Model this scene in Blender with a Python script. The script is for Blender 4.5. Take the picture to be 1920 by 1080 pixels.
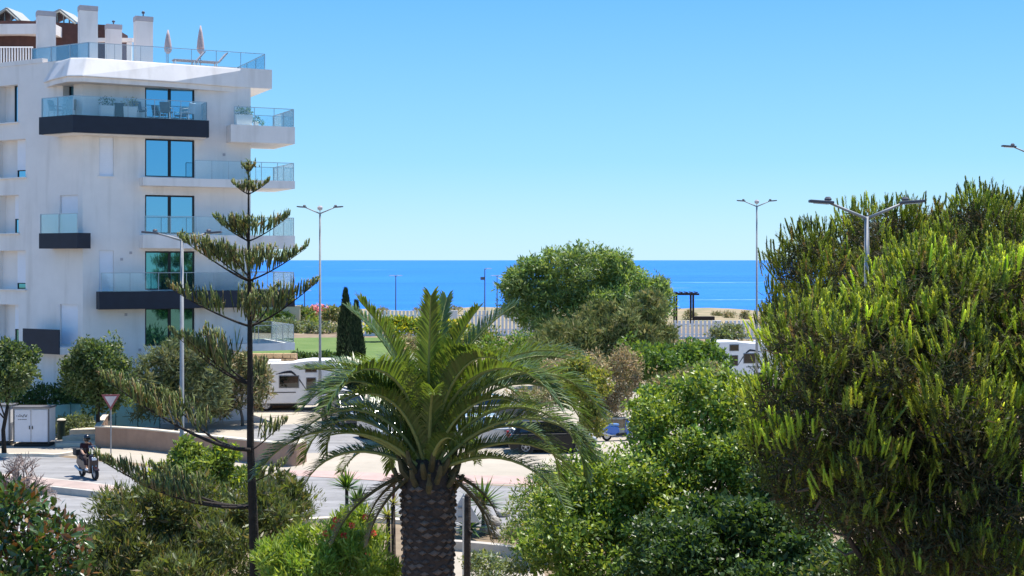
import bpy, bmesh, math, random
import numpy as np
from mathutils import Vector, Matrix

R_ = math.radians
for o in list(bpy.data.objects):
    bpy.data.objects.remove(o)
scene = bpy.context.scene
COL = scene.collection

# ------------------------------------------------------------------ camera
F, HZ, CX, EYE = 2600.0, 487.0, 960.0, 9.0          # focal length and horizon in photo pixels, eye height in metres
cam_d = bpy.data.cameras.new('camera')
cam = bpy.data.objects.new('camera', cam_d)
COL.objects.link(cam)
cam.location = (0, 0, EYE)
cam.rotation_euler = (R_(90), 0, 0)
cam_d.sensor_width = 36
cam_d.lens = 36 * F / 1920
cam_d.shift_y = -(540 - HZ) / 1920
cam_d.clip_end = 90000
scene.camera = cam

# ------------------------------------------------------------------ sky, sun, exposure
SUN_EL, SUN_AZ = R_(70), R_(48)                       # azimuth measured from +Y (towards the sea) to +X
w = bpy.data.worlds.new('World')
scene.world = w
w.use_nodes = True
wn = w.node_tree
wn.nodes.clear()
sky = wn.nodes.new('ShaderNodeTexSky')
sky.sky_type = 'NISHITA'
sky.sun_disc = False
sky.sun_elevation = SUN_EL
sky.sun_rotation = SUN_AZ
sky.altitude = 0
sky.air_density = 1.0
sky.dust_density = 0.25
sky.ozone_density = 2.5
hsv = wn.nodes.new('ShaderNodeHueSaturation')
hsv.inputs['Saturation'].default_value = 1.1
hsv.inputs['Value'].default_value = 1.0
bg = wn.nodes.new('ShaderNodeBackground')
bg.inputs['Strength'].default_value = 0.104
wo = wn.nodes.new('ShaderNodeOutputWorld')
wn.links.new(sky.outputs[0], hsv.inputs['Color'])
# clear blue coastal air: the Nishita sky blended with an even elevation gradient
geo = wn.nodes.new('ShaderNodeTexCoord')
sep = wn.nodes.new('ShaderNodeSeparateXYZ')
wn.links.new(geo.outputs['Generated'], sep.inputs[0])
ramp = wn.nodes.new('ShaderNodeValToRGB')
els = ramp.color_ramp.elements
els[0].position = 0.0
els[0].color = (3.2, 5.5, 7.2, 1)
els[1].position = 1.0
els[1].color = (0.45, 1.45, 4.2, 1)
e_ = els.new(0.07); e_.color = (1.7, 4.4, 7.2, 1)
e_ = els.new(0.20); e_.color = (0.68, 3.05, 6.6, 1)
e_ = els.new(0.45); e_.color = (0.65, 2.2, 5.4, 1)
wn.links.new(sep.outputs['Z'], ramp.inputs['Fac'])
smix = wn.nodes.new('ShaderNodeMix')
smix.data_type = 'RGBA'
smix.inputs[0].default_value = 0.8
wn.links.new(hsv.outputs[0], smix.inputs[6])
wn.links.new(ramp.outputs[0], smix.inputs[7])
wn.links.new(smix.outputs[2], bg.inputs['Color'])
wn.links.new(bg.outputs[0], wo.inputs['Surface'])
sd = bpy.data.lights.new('sun', 'SUN')
sd.energy = 5.0
sd.angle = R_(0.5)
sd.color = (1.0, 0.95, 0.87)
sun = bpy.data.objects.new('sun', sd)
COL.objects.link(sun)
sdir = Vector((math.cos(SUN_EL) * math.sin(SUN_AZ), math.cos(SUN_EL) * math.cos(SUN_AZ), math.sin(SUN_EL)))
sun.rotation_euler = sdir.to_track_quat('Z', 'Y').to_euler()
sun.location = (20, 40, 60)
scene.view_settings.view_transform = 'Standard'
scene.view_settings.look = 'None'
scene.view_settings.exposure = 0.65
scene.view_settings.gamma = 1.0
scene.view_settings.use_curve_mapping = False

# ------------------------------------------------------------------ helpers
def P(px, py, d):
    return Vector(((px - CX) / F * d, d, EYE - (py - HZ) / F * d))

def G(px, py, z=0.0):
    d = (EYE - z) * F / (py - HZ)
    return Vector(((px - CX) / F * d, d, z))

def X(px, d):
    return (px - CX) / F * d

def Z(py, d):
    return EYE - (py - HZ) / F * d

def tag(o, label=None, cat=None, group=None, kind=None):
    if label: o['label'] = label
    if cat: o['category'] = cat
    if group: o['group'] = group
    if kind: o['kind'] = kind
    return o

def empty(name, loc=(0, 0, 0), rz=0.0):
    o = bpy.data.objects.new(name, None)
    COL.objects.link(o)
    o.location = loc
    o.rotation_euler = (0, 0, rz)
    o.empty_display_size = 0.2
    return o

def thing(name, label, cat, loc=(0, 0, 0), rz=0.0, group=None):
    return tag(empty(name, loc, rz), label, cat, group)

def link(name, me, m, parent=None):
    o = bpy.data.objects.new(name, me)
    COL.objects.link(o)
    if m is not None and len(me.materials) == 0:
        me.materials.append(m)
    if parent is not None:
        o.parent = parent
    return o

def copy_tree(o, parent=None):
    c = o.copy()
    COL.objects.link(c)
    c.parent = parent
    for ch in o.children:
        copy_tree(ch, c)
    return c

class MB:
    """collects simple shapes and links them as ONE mesh"""
    def __init__(s):
        s.v, s.f = [], []

    def add(s, verts, faces):
        b = len(s.v)
        s.v += [tuple(p) for p in verts]
        s.f += [tuple(i + b for i in f) for f in faces]
        return s

    def box(s, c, size, rz=0.0, rx=0.0, ry=0.0, taper=1.0):
        m = Matrix.Rotation(rz, 3, 'Z') @ Matrix.Rotation(ry, 3, 'Y') @ Matrix.Rotation(rx, 3, 'X')
        c = Vector(c)
        vs = []
        for k in (-1, 1):
            t = taper if k > 0 else 1.0
            for (i, j) in ((-1, -1), (1, -1), (1, 1), (-1, 1)):
                vs.append(c + m @ Vector((i * size[0] / 2 * t, j * size[1] / 2 * t, k * size[2] / 2)))
        return s.add(vs, [(3, 2, 1, 0), (4, 5, 6, 7), (0, 1, 5, 4), (1, 2, 6, 5), (2, 3, 7, 6), (3, 0, 4, 7)])

    def prism(s, poly, z0, z1, poly_top=None):
        n = len(poly)
        pt = poly_top or poly
        vs = [(p[0], p[1], z0) for p in poly] + [(p[0], p[1], z1) for p in pt]
        fs = [tuple(range(n - 1, -1, -1)), tuple(range(n, 2 * n))]
        fs += [(i, (i + 1) % n, n + (i + 1) % n, n + i) for i in range(n)]
        return s.add(vs, fs)

    def extrude_xz(s, prof, y0, y1):
        n = len(prof)
        vs = [(p[0], y0, p[1]) for p in prof] + [(p[0], y1, p[1]) for p in prof]
        fs = [tuple(range(n)), tuple(range(2 * n - 1, n - 1, -1))]
        fs += [((i + 1) % n, i, n + i, n + (i + 1) % n) for i in range(n)]
        return s.add(vs, fs)

    def tube(s, path, radii, sides=6, cap=True):
        path = [Vector(p) for p in path]
        if not hasattr(radii, '__len__'):
            radii = [radii] * len(path)
        b = len(s.v)
        n = len(path)
        up = Vector((0, 0, 1))
        for i, p in enumerate(path):
            t = (path[min(i + 1, n - 1)] - path[max(i - 1, 0)])
            if t.length < 1e-9: t = Vector((0, 0, 1))
            t.normalize()
            ref = up if abs(t.z) < 0.95 else Vector((1, 0, 0))
            a = t.cross(ref).normalized()
            c = t.cross(a).normalized()
            for k in range(sides):
                q = 2 * math.pi * k / sides
                s.v.append(tuple(p + (a * math.cos(q) + c * math.sin(q)) * radii[i]))
        for i in range(n - 1):
            for k in range(sides):
                k2 = (k + 1) % sides
                s.f.append((b + i * sides + k, b + i * sides + k2, b + (i + 1) * sides + k2, b + (i + 1) * sides + k))
        if cap:
            s.f.append(tuple(b + k for k in reversed(range(sides))))
            s.f.append(tuple(b + (n - 1) * sides + k for k in range(sides)))
        return s

    def lathe(s, prof, c=(0, 0, 0), sides=16, axis='Z', cap=True):
        b = len(s.v)
        c = Vector(c)
        for r, z in prof:
            for k in range(sides):
                q = 2 * math.pi * k / sides
                if axis == 'Z': p = Vector((r * math.cos(q), r * math.sin(q), z))
                elif axis == 'Y': p = Vector((r * math.cos(q), z, r * math.sin(q)))
                else: p = Vector((z, r * math.cos(q), r * math.sin(q)))
                s.v.append(tuple(c + p))
        n = len(prof)
        for i in range(n - 1):
            for k in range(sides):
                k2 = (k + 1) % sides
                s.f.append((b + i * sides + k, b + i * sides + k2, b + (i + 1) * sides + k2, b + (i + 1) * sides + k))
        if cap:
            s.f.append(tuple(b + k for k in reversed(range(sides))))
            s.f.append(tuple(b + (n - 1) * sides + k for k in range(sides)))
        return s

    def build(s, name, m, parent=None, smooth=False, bevel=0.0, seg=2, fix=True):
        me = bpy.data.meshes.new(name)
        me.from_pydata(s.v, [], s.f)
        if bevel or fix:
            bm = bmesh.new()
            bm.from_mesh(me)
            if bevel:
                es = [e for e in bm.edges if len(e.link_faces) == 2 and e.calc_face_angle(0) > 0.5]
                bmesh.ops.bevel(bm, geom=es, offset=bevel, segments=seg, affect='EDGES', clamp_overlap=True, profile=0.6)
            bmesh.ops.recalc_face_normals(bm, faces=bm.faces)
            bm.to_mesh(me)
            bm.free()
        if smooth:
            me.polygons.foreach_set('use_smooth', [True] * len(me.polygons))
        me.update()
        return link(name, me, m, parent)

# ------------------------------------------------------------------ materials
MATS = {}
def nt_of(name):
    m = bpy.data.materials.new(name)
    m.use_nodes = True
    nt = m.node_tree
    b = nt.nodes['Principled BSDF']
    return m, nt, b

def mat(name, col, rough=0.6, var=0.12, scale=3.0, bump=0.0, bscale=30.0, metal=0.0, spec=0.4, col2=None, coat=0.0, stretch=None, dirt=0.0):
    if name in MATS: return MATS[name]
    m, nt, b = nt_of(name)
    b.inputs['Roughness'].default_value = rough
    b.inputs['Metallic'].default_value = metal
    b.inputs['Specular IOR Level'].default_value = spec
    if coat: b.inputs['Coat Weight'].default_value = coat
    tc = nt.nodes.new('ShaderNodeTexCoord')
    vec = tc.outputs['Object']
    if stretch:
        mp = nt.nodes.new('ShaderNodeMapping')
        mp.inputs['Scale'].default_value = stretch
        nt.links.new(vec, mp.inputs['Vector'])
        vec = mp.outputs[0]
    nz = nt.nodes.new('ShaderNodeTexNoise')
    nz.inputs['Scale'].default_value = scale
    nz.inputs['Detail'].default_value = 6
    nz.inputs['Roughness'].default_value = 0.62
    nt.links.new(vec, nz.inputs['Vector'])
    rp = nt.nodes.new('ShaderNodeValToRGB')
    c2 = col2 or tuple(min(1, c * (1 + var)) for c in col)
    c1 = tuple(c * (1 - var) for c in col) if col2 is None else col
    rp.color_ramp.elements[0].position = 0.33
    rp.color_ramp.elements[1].position = 0.68
    rp.color_ramp.elements[0].color = (*c1, 1)
    rp.color_ramp.elements[1].color = (*c2, 1)
    nt.links.new(nz.outputs['Fac'], rp.inputs['Fac'])
    last = rp.outputs[0]
    if dirt:
        n2 = nt.nodes.new('ShaderNodeTexNoise')
        n2.inputs['Scale'].default_value = 0.9
        n2.inputs['Detail'].default_value = 8
        mp2 = nt.nodes.new('ShaderNodeMapping')
        mp2.inputs['Scale'].default_value = (1.6, 1.6, 0.18)
        nt.links.new(tc.outputs['Object'], mp2.inputs['Vector'])
        nt.links.new(mp2.outputs[0], n2.inputs['Vector'])
        r2 = nt.nodes.new('ShaderNodeValToRGB')
        r2.color_ramp.elements[0].position = 0.5
        r2.color_ramp.elements[1].position = 0.78
        r2.color_ramp.elements[0].color = (1, 1, 1, 1)
        r2.color_ramp.elements[1].color = (1 - dirt, 1 - dirt * 1.05, 1 - dirt * 1.15, 1)
        nt.links.new(n2.outputs['Fac'], r2.inputs['Fac'])
        mx = nt.nodes.new('ShaderNodeMix')
        mx.data_type = 'RGBA'
        mx.blend_type = 'MULTIPLY'
        mx.inputs[0].default_value = 1.0
        nt.links.new(last, mx.inputs[6])
        nt.links.new(r2.outputs[0], mx.inputs[7])
        last = mx.outputs[2]
    nt.links.new(last, b.inputs['Base Color'])
    if bump:
        n3 = nt.nodes.new('ShaderNodeTexNoise')
        n3.inputs['Scale'].default_value = bscale
        n3.inputs['Detail'].default_value = 5
        nt.links.new(vec, n3.inputs['Vector'])
        bp = nt.nodes.new('ShaderNodeBump')
        bp.inputs['Strength'].default_value = bump
        bp.inputs['Distance'].default_value = 0.03
        nt.links.new(n3.outputs['Fac'], bp.inputs['Height'])
        nt.links.new(bp.outputs[0], b.inputs['Normal'])
    MATS[name] = m
    return m

def leaf_mat(name, trans=0.35, rough=0.45, spec=0.35, boost=(1.9, 1.75, 0.6)):
    if name in MATS: return MATS[name]
    m, nt, b = nt_of(name)
    at = nt.nodes.new('ShaderNodeAttribute')
    at.attribute_name = 'leafcol'
    b.inputs['Roughness'].default_value = rough
    b.inputs['Specular IOR Level'].default_value = spec
    nt.links.new(at.outputs['Color'], b.inputs['Base Color'])
    mx = nt.nodes.new('ShaderNodeMix')
    mx.data_type = 'RGBA'
    mx.blend_type = 'MULTIPLY'
    mx.inputs[0].default_value = 1.0
    mx.inputs[7].default_value = (*boost, 1)
    nt.links.new(at.outputs['Color'], mx.inputs[6])
    tr = nt.nodes.new('ShaderNodeBsdfTranslucent')
    nt.links.new(mx.outputs[2], tr.inputs['Color'])
    ms = nt.nodes.new('ShaderNodeMixShader')
    ms.inputs[0].default_value = trans
    out = nt.nodes['Material Output']
    nt.links.new(b.outputs[0], ms.inputs[1])
    nt.links.new(tr.outputs[0], ms.inputs[2])
    nt.links.new(ms.outputs[0], out.inputs['Surface'])
    MATS[name] = m
    return m

def glass_mat(name, tint, refl, clear, rough=0.02, gcol=(0.92, 0.97, 1)):
    """pane: part see-through, part mirror, a little tint"""
    if name in MATS: return MATS[name]
    m = bpy.data.materials.new(name)
    m.use_nodes = True
    nt = m.node_tree
    nt.nodes.clear()
    out = nt.nodes.new('ShaderNodeOutputMaterial')
    gl = nt.nodes.new('ShaderNodeBsdfGlossy')
    gl.inputs['Roughness'].default_value = rough
    gl.inputs['Color'].default_value = (*gcol, 1)
    if clear:
        base = nt.nodes.new('ShaderNodeBsdfTransparent')
    else:
        base = nt.nodes.new('ShaderNodeBsdfDiffuse')
    base.inputs['Color'].default_value = (*tint, 1)
    fr = nt.nodes.new('ShaderNodeFresnel')
    fr.inputs['IOR'].default_value = 1.45
    ma = nt.nodes.new('ShaderNodeMath')
    ma.operation = 'MULTIPLY_ADD'
    ma.inputs[1].default_value = 0.8
    ma.inputs[2].default_value = refl
    nt.links.new(fr.outputs[0], ma.inputs[0])
    ms = nt.nodes.new('ShaderNodeMixShader')
    nt.links.new(ma.outputs[0], ms.inputs[0])
    nt.links.new(base.outputs[0], ms.inputs[1])
    nt.links.new(gl.outputs[0], ms.inputs[2])
    nt.links.new(ms.outputs[0], out.inputs['Surface'])
    MATS[name] = m
    return m

white_wall = mat('white_render', (0.84, 0.79, 0.75), 0.75, 0.04, 0.8, 0.15, 40, dirt=0.19)
white_paint = mat('white_paint', (0.82, 0.82, 0.82), 0.5, 0.03)
slate = mat('dark_slate_panel', (0.014, 0.019, 0.034), 0.55, 0.15, 2.0)
dark_frame = mat('black_aluminium', (0.012, 0.014, 0.018), 0.4, 0.1)
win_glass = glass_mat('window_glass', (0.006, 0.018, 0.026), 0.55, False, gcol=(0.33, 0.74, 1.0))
win_glass_low = glass_mat('window_glass_low', (0.010, 0.045, 0.045), 0.42, False, gcol=(0.25, 0.70, 0.72))  # green tint paints in the tree reflections of the lower panes
rail_glass = glass_mat('railing_glass', (0.90, 0.955, 0.975), 0.035, True)
rail_steel = mat('rail_steel', (0.42, 0.46, 0.50), 0.35, 0.05, metal=0.8)
shutter_m = mat('white_shutter', (0.86, 0.87, 0.92), 0.5, 0.02)
brown_clad = mat('brown_cladding', (0.085, 0.036, 0.028), 0.7, 0.2, 4)
grey_cap = mat('grey_chimney_cap', (0.48, 0.44, 0.45), 0.8, 0.08)
metal_grey = mat('galvanised_steel', (0.30, 0.31, 0.32), 0.6, 0.10, 8, metal=0.15)
lamp_dark = mat('lamp_housing', (0.10, 0.10, 0.12), 0.5, 0.1)
bark_m = mat('bark_brown', (0.07, 0.052, 0.040), 0.9, 0.4, 9, 0.9, 22)
bark_grey = mat('bark_grey', (0.13, 0.115, 0.10), 0.9, 0.35, 9, 0.8, 22)
bark_dark = mat('bark_dark', (0.030, 0.023, 0.019), 0.9, 0.35, 9, 0.8, 25)
rubber = mat('tyre_rubber', (0.012, 0.012, 0.013), 0.8, 0.2)
alloy = mat('alloy_rim', (0.50, 0.50, 0.52), 0.35, 0.1, metal=0.7)
black_plastic = mat('black_plastic', (0.015, 0.015, 0.017), 0.55, 0.1)
car_glass = glass_mat('car_glass', (0.008, 0.010, 0.012), 0.05, False)
head_glass = mat('headlight_glass', (0.75, 0.77, 0.80), 0.15, 0.05, spec=0.8)
red_glass = mat('tail_light_red', (0.35, 0.01, 0.01), 0.2, 0.1)
tan_wall = mat('tan_render', (0.35, 0.225, 0.16), 0.85, 0.10, 2.0, 0.3, 30, dirt=0.22)
cream_cap = mat('cream_coping', (0.66, 0.58, 0.46), 0.8, 0.08, 2.0, 0.2)
kerb_m = mat('kerb_stone', (0.46, 0.42, 0.37), 0.85, 0.14, 2.5, 0.3, dirt=0.15)
pink_pave = mat('pink_paving', (0.46, 0.32, 0.285), 0.85, 0.10, 1.3, 0.3, 20)
timber_dark = mat('dark_timber', (0.035, 0.022, 0.018), 0.8, 0.2)
stone_tan = mat('tan_stone', (0.44, 0.31, 0.18), 0.9, 0.2, 3.0, 0.5)

# ------------------------------------------------------------------ setting
asphalt = mat('aged_asphalt', (0.255, 0.25, 0.25), 0.9, 0.22, 1.0, 0.35, 60, dirt=0.25, stretch=(0.16, 1.1, 1.0))  # aged asphalt's own grey with random streaks along the road
pale_conc = mat('pale_concrete', (0.40, 0.355, 0.29), 0.9, 0.10, 0.25, 0.3, 30, dirt=0.10)
soil = mat('garden_soil', (0.16, 0.115, 0.075), 0.95, 0.35, 0.8, 0.8, 8, col2=(0.30, 0.23, 0.15))
lawn_m = mat('lawn', (0.085, 0.15, 0.025), 0.9, 0.2, 0.35, 0.6, 30, col2=(0.14, 0.20, 0.05))
dune_m = mat('dry_dune', (0.36, 0.27, 0.17), 0.95, 0.2, 0.25, 0.6, 3, col2=(0.20, 0.19, 0.10))

def sheet(name, pts, z, m, parent=None):
    mb = MB()
    mb.add([(p[0], p[1], z) for p in pts], [tuple(range(len(pts)))])
    o = mb.build(name, m, parent)
    me = o.data
    if me.polygons[0].normal.z < 0:
        me.flip_normals()
    if parent is None:
        tag(o, kind='structure')
    return o

def GP(*pp):
    return [G(*p) for p in pp]

sheet('ground', [(-420, -120), (420, -120), (420, 182), (-420, 182)], 0.0, soil)
# car park and forecourt of pale concrete
sheet('car_park', GP((-500, 850), (150, 855), (330, 877), (560, 893), (760, 903), (960, 910), (1250, 930), (1500, 900), (1650, 705), (900, 690), (640, 690), (420, 730), (120, 745), (-500, 760)), 0.004, pale_conc)
sheet('parking_aisle', GP((470, 838), (560, 850), (780, 845), (1120, 838), (1120, 800), (780, 792), (560, 795), (470, 800)), 0.008, asphalt)
sheet('road', GP((-600, 852), (110, 857), (330, 882), (560, 893), (760, 905), (960, 912), (1300, 935), (1300, 1010), (960, 990), (740, 982), (560, 975), (330, 1010), (130, 1075), (-100, 1180), (-900, 1180)), 0.008, asphalt)
sheet('pink_footway', GP((540, 882), (640, 884), (760, 890), (960, 893), (1200, 910), (1200, 925), (960, 908), (760, 905), (640, 897), (540, 892)), 0.014, pink_pave)
sheet('lane_marking', GP((-100, 1010), (190, 972), (196, 975), (-100, 1015)), 0.013, white_paint)
sheet('near_lane', GP((780, 1026), (1010, 1042), (1060, 1200), (780, 1180)), 0.010, pale_conc)
sheet('lawn', GP((430, 636), (600, 633), (790, 633), (800, 655), (770, 700), (640, 690), (430, 668)), 0.012, lawn_m)

# dune terrain between the fence and the shore
def terrain():
    rng = np.random.default_rng(3)
    nx, ny = 180, 44
    xs = np.linspace(-260, 260, nx)
    ys = np.concatenate([np.linspace(181.5, 236, ny - 10), np.linspace(238, 262, 10)])
    ph = rng.uniform(0, 6.28, 12)
    V = []
    for y in ys:
        for x in xs:
            k = min(1, (y - 181.5) / 22)
            h = 0.72 * k + k * (0.35 * math.sin(x * .09 + ph[0]) * math.sin(y * .11 + ph[1]) + 0.22 * math.sin(x * .31 + ph[2] + y * .1) + 0.12 * math.sin(x * .83 + ph[3]) * math.sin(y * .6))
            if y > 236: h -= (y - 236) * 0.62
            V.append((x, y, h - 0.01 * (1 - k)))
    Fs = [(j * nx + i, j * nx + i + 1, (j + 1) * nx + i + 1, (j + 1) * nx + i) for j in range(ny - 1) for i in range(nx - 1)]
    o = MB().add(V, Fs).build('dune', dune_m, smooth=True, fix=False)
    tag(o, kind='structure')
terrain()

# sea
def sea():
    m, nt, b = nt_of('sea_water')
    b.inputs['Roughness'].default_value = 0.35
    b.inputs['Specular IOR Level'].default_value = 0.12
    tc = nt.nodes.new('ShaderNodeTexCoord')
    mp = nt.nodes.new('ShaderNodeMapping')
    mp.inputs['Scale'].default_value = (0.0016, 0.010, 1)
    nt.links.new(tc.outputs['Object'], mp.inputs['Vector'])
    nz = nt.nodes.new('ShaderNodeTexNoise')
    nz.inputs['Scale'].default_value = 1.0
    nz.inputs['Detail'].default_value = 7
    nt.links.new(mp.outputs[0], nz.inputs['Vector'])
    rp = nt.nodes.new('ShaderNodeValToRGB')
    rp.color_ramp.elements[0].position = 0.38
    rp.color_ramp.elements[0].color = (0.008, 0.125, 0.52, 1)
    rp.color_ramp.elements[1].position = 0.72
    rp.color_ramp.elements[1].color = (0.025, 0.20, 0.64, 1)
    nt.links.new(nz.outputs['Fac'], rp.inputs['Fac'])
    nt.links.new(rp.outputs[0], b.inputs['Base Color'])
    wv = nt.nodes.new('ShaderNodeTexNoise')
    mp2 = nt.nodes.new('ShaderNodeMapping')
    mp2.inputs['Scale'].default_value = (0.05, 0.22, 1)
    nt.links.new(tc.outputs['Object'], mp2.inputs['Vector'])
    nt.links.new(mp2.outputs[0], wv.inputs['Vector'])
    wv.inputs['Detail'].default_value = 6
    bp = nt.nodes.new('ShaderNodeBump')
    bp.inputs['Strength'].default_value = 0.5
    bp.inputs['Distance'].default_value = 0.6
    nt.links.new(wv.outputs['Fac'], bp.inputs['Height'])
    nt.links.new(bp.outputs[0], b.inputs['Normal'])
    sheet('sea', [(-40000, 150), (40000, 150), (40000, 60000), (-40000, 60000)], -14.0, m)
sea()

# low surf lines far out on the water
surf_m = mat('surf_foam', (0.30, 0.50, 0.78), 0.6, 0.2, 0.05)
def surf(px0, px1, py, t=0.8):
    z = -13.97
    d = (EYE - z) * F / (py - HZ)
    mb = MB()
    n = 14
    rr = random.Random(int(px0))
    V, Fs = [], []
    for i in range(n + 1):
        u = i / n
        x = (px0 + (px1 - px0) * u - CX) / F * d
        wd = t * (math.sin(math.pi * u) ** 0.5) * (0.6 + 0.8 * rr.random())
        off = 2.0 * math.sin(u * 5 + px0)
        V += [(x, d + off - wd, z), (x, d + off + wd, z)]
    for i in range(n):
        Fs.append((2 * i, 2 * i + 2, 2 * i + 3, 2 * i + 1))
    o = mb.add(V, Fs).build('wave_crest', surf_m)
    if o.data.polygons[0].normal.z < 0: o.data.flip_normals()
    tag(o, kind='structure')
surf(564, 600, 500, 16); surf(1250, 1440, 530, 5); surf(1280, 1470, 562, 2.5); surf(640, 760, 506, 8); surf(1210, 1300, 540, 3)

# kerbs, median island, low walls
def strip_wall(name, pts, h, thick, m, label, cat, cap=None, cap_h=0.06, z=0.0, group=None):
    """a wall along a polyline, thickness away from the camera"""
    pts = [Vector((p[0], p[1], 0)) for p in pts]
    n = len(pts)
    nor = []
    for i in range(n):
        t = (pts[min(i + 1, n - 1)] - pts[max(i - 1, 0)]).normalized()
        nor.append(Vector((-t.y, t.x, 0)))
    back = [p + q * thick for p, q in zip(pts, nor)]
    poly = pts + back[::-1]
    root = thing(name, label, cat, (0, 0, 0), group=group) if label else None
    mb = MB().prism([(p.x, p.y) for p in poly], z, z + h)
    o = mb.build('wall_body' if root else name, m, root)
    if not root: tag(o, kind='structure')
    if cap:
        e = 0.03
        f2 = [p - q * e for p, q in zip(pts, nor)]
        b2 = [p + q * e for p, q in zip(back, nor)]
        MB().prism([(p.x, p.y) for p in f2 + b2[::-1]], z + h + 0.002, z + h + cap_h).build('coping', cap, root or o)
    return root or o

def curve_pts(pp, n=6):
    out = []
    for i in range(len(pp) - 1):
        for k in range(n):
            u = k / n
            p0, p1, p2, p3 = pp[max(i - 1, 0)], pp[i], pp[i + 1], pp[min(i + 2, len(pp) - 1)]
            out.append(0.5 * ((2 * p1) + (p2 - p0) * u + (2 * p0 - 5 * p1 + 4 * p2 - p3) * u * u + (3 * p1 - p0 - 3 * p2 + p3) * u ** 3))
    out.append(pp[-1])
    return out

wall_line = curve_pts([G(178, 838), G(260, 843), G(350, 853), G(450, 865), G(520, 873), G(556, 874), G(575, 866)])
strip_wall('retaining_wall', wall_line, 0.95, 0.28, tan_wall, 'long low tan rendered wall with pale coping beside the road', 'wall', cream_cap)
strip_wall('retaining_wall', [G(178, 838), G(190, 818), G(204, 800)][::-1], 0.93, 0.22, tan_wall, 'short tan wall return beside the pale steps', 'wall', cream_cap)
# median island
mi_top = [G(-120, 888), G(40, 903), G(150, 914), G(230, 924), G(300, 935)]
mi_bot = [G(-120, 903), G(40, 919), G(150, 931), G(230, 940), G(304, 942)]
poly = [(p.x, p.y) for p in mi_bot] + [(p.x, p.y) for p in mi_top[::-1]]
isl = MB().prism(poly, 0.0, 0.26).build('median_island', kerb_m)
tag(isl, kind='structure')
inn = [p.lerp(q, 0.14) for p, q in zip(mi_bot, mi_top)][:4] + [p.lerp(q, 0.9) for p, q in zip(mi_bot, mi_top)][:4][::-1]
sheet('island_paving', inn, 0.264, mat('island_paving', (.40, .31, .27), .85, .16, .8, .3, 20), isl)
strip_wall('kerb', curve_pts([G(-50, 858), G(60, 856), G(110, 857), G(172, 846)]), 0.14, 0.25, cream_cap, None, None)
strip_wall('kerb', curve_pts([G(540, 984), G(640, 979), G(760, 984), G(860, 1000)]), 0.15, 0.3, cream_cap, None, None)
strip_wall('planter_kerb', curve_pts([G(800, 1031), G(860, 1034), G(940, 1042), G(1030, 1060)]), 0.30, 0.28, kerb_m, None, None)
# forecourt steps
for i in range(4):
    a, b_ = G(104 + i * 13, 838 - i * 7), G(178 + i * 5, 836 - i * 7)
    mb = MB().prism([(a.x, a.y), (b_.x, b_.y), (b_.x + .2, b_.y + .9), (a.x + .2, a.y + .9)], 0.0, 0.16 * (i + 1))
    o = mb.build('step', cream_cap)
    tag(o, kind='structure')

# ------------------------------------------------------------------ apartment building
class Face:
    def __init__(s, origin, to, left=False):
        s.o = Vector((origin[0], origin[1], 0))
        s.u = (Vector((to[0], to[1], 0)) - s.o).normalized()
        s.n = Vector((-s.u.y, s.u.x, 0)) if left else Vector((s.u.y, -s.u.x, 0))

    def t(s, px, out=0.0):
        k = (px - CX) / F
        b = s.o + s.n * out
        return (k * b.y - b.x) / (s.u.x - k * s.u.y)

    def pt(s, t, out=0.0, z=0.0):
        p = s.o + s.u * t + s.n * out
        return Vector((p.x, p.y, z))

    def z(s, px, py, out=0.0):
        return Z(py, s.pt(s.t(px, out), out).y)

    def box(s, mb, t0, t1, o0, o1, z0, z1):
        c = [s.pt(t0, o0), s.pt(t1, o0), s.pt(t1, o1), s.pt(t0, o1)]
        return mb.prism([(p.x, p.y) for p in c], z0, z1)

Cc, Rr, Ll = P(155, HZ, 74), P(470, HZ, 78), P(0, HZ, 77.5)
FR = Face(Cc, Rr)
LF = Face(Cc, Ll, left=True)
LEN_F = (Rr - Cc).length
LEN_L = 15.0
ZROOF = 19.75
bld = thing('apartment_building', 'white modern apartment block with dark slate balconies and roof terrace', 'building', (Cc.x, Cc.y, 0))
boff = Vector((Cc.x, Cc.y, 0))
def bpart(mb, name, m, parent=None, **kw):
    """a part in world coordinates re-based on the building's origin"""
    mb.v = [(v[0] - boff.x, v[1] - boff.y, v[2]) for v in mb.v]
    return mb.build(name, m, parent or bld, **kw)

front_windows, front_slits, left_open = [], [], []
for (y0, y1) in ((153, 222), (261, 332), (366, 438), (471, 543), (577, 648)):
    front_windows.append((FR.t(272), FR.t(365), FR.z(318, y1), FR.z(318, y0)))
for (y0, y1) in ((258, 330), (470, 546)):
    front_slits.append((FR.t(186), FR.t(213), FR.z(200, y1), FR.z(200, y0)))
left_specs = [  # px0, px1, py0, py1, shutter drop fraction
    (-4, 33, 160, 230, 0.0), (-10, 48, 262, 333, 0.8), (-4, 35, 366, 437, 0.62), (-10, 48, 470, 542, 0.84), (-4, 35, 571, 642, 0.65),
    (-120, -70, 160, 230, 0.3), (-120, -70, 262, 333, 0.6), (-120, -70, 366, 437, 0.4), (-120, -70, 470, 542, 0.8), (-120, -70, 571, 642, 0.5)]
for (a, b_, y0, y1, s_) in left_specs:
    mid = (a + b_) / 2
    left_open.append((LF.t(b_), LF.t(a), LF.z(mid, y1), LF.z(mid, y0), s_))
left_doors = [(LF.t(138), LF.t(118), LF.z(128, 218), LF.z(128, 147)), (LF.t(146), LF.t(112), LF.z(128, 438), LF.z(128, 366)), (LF.t(146), LF.t(112), LF.z(128, 645), LF.z(128, 571))]

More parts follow.
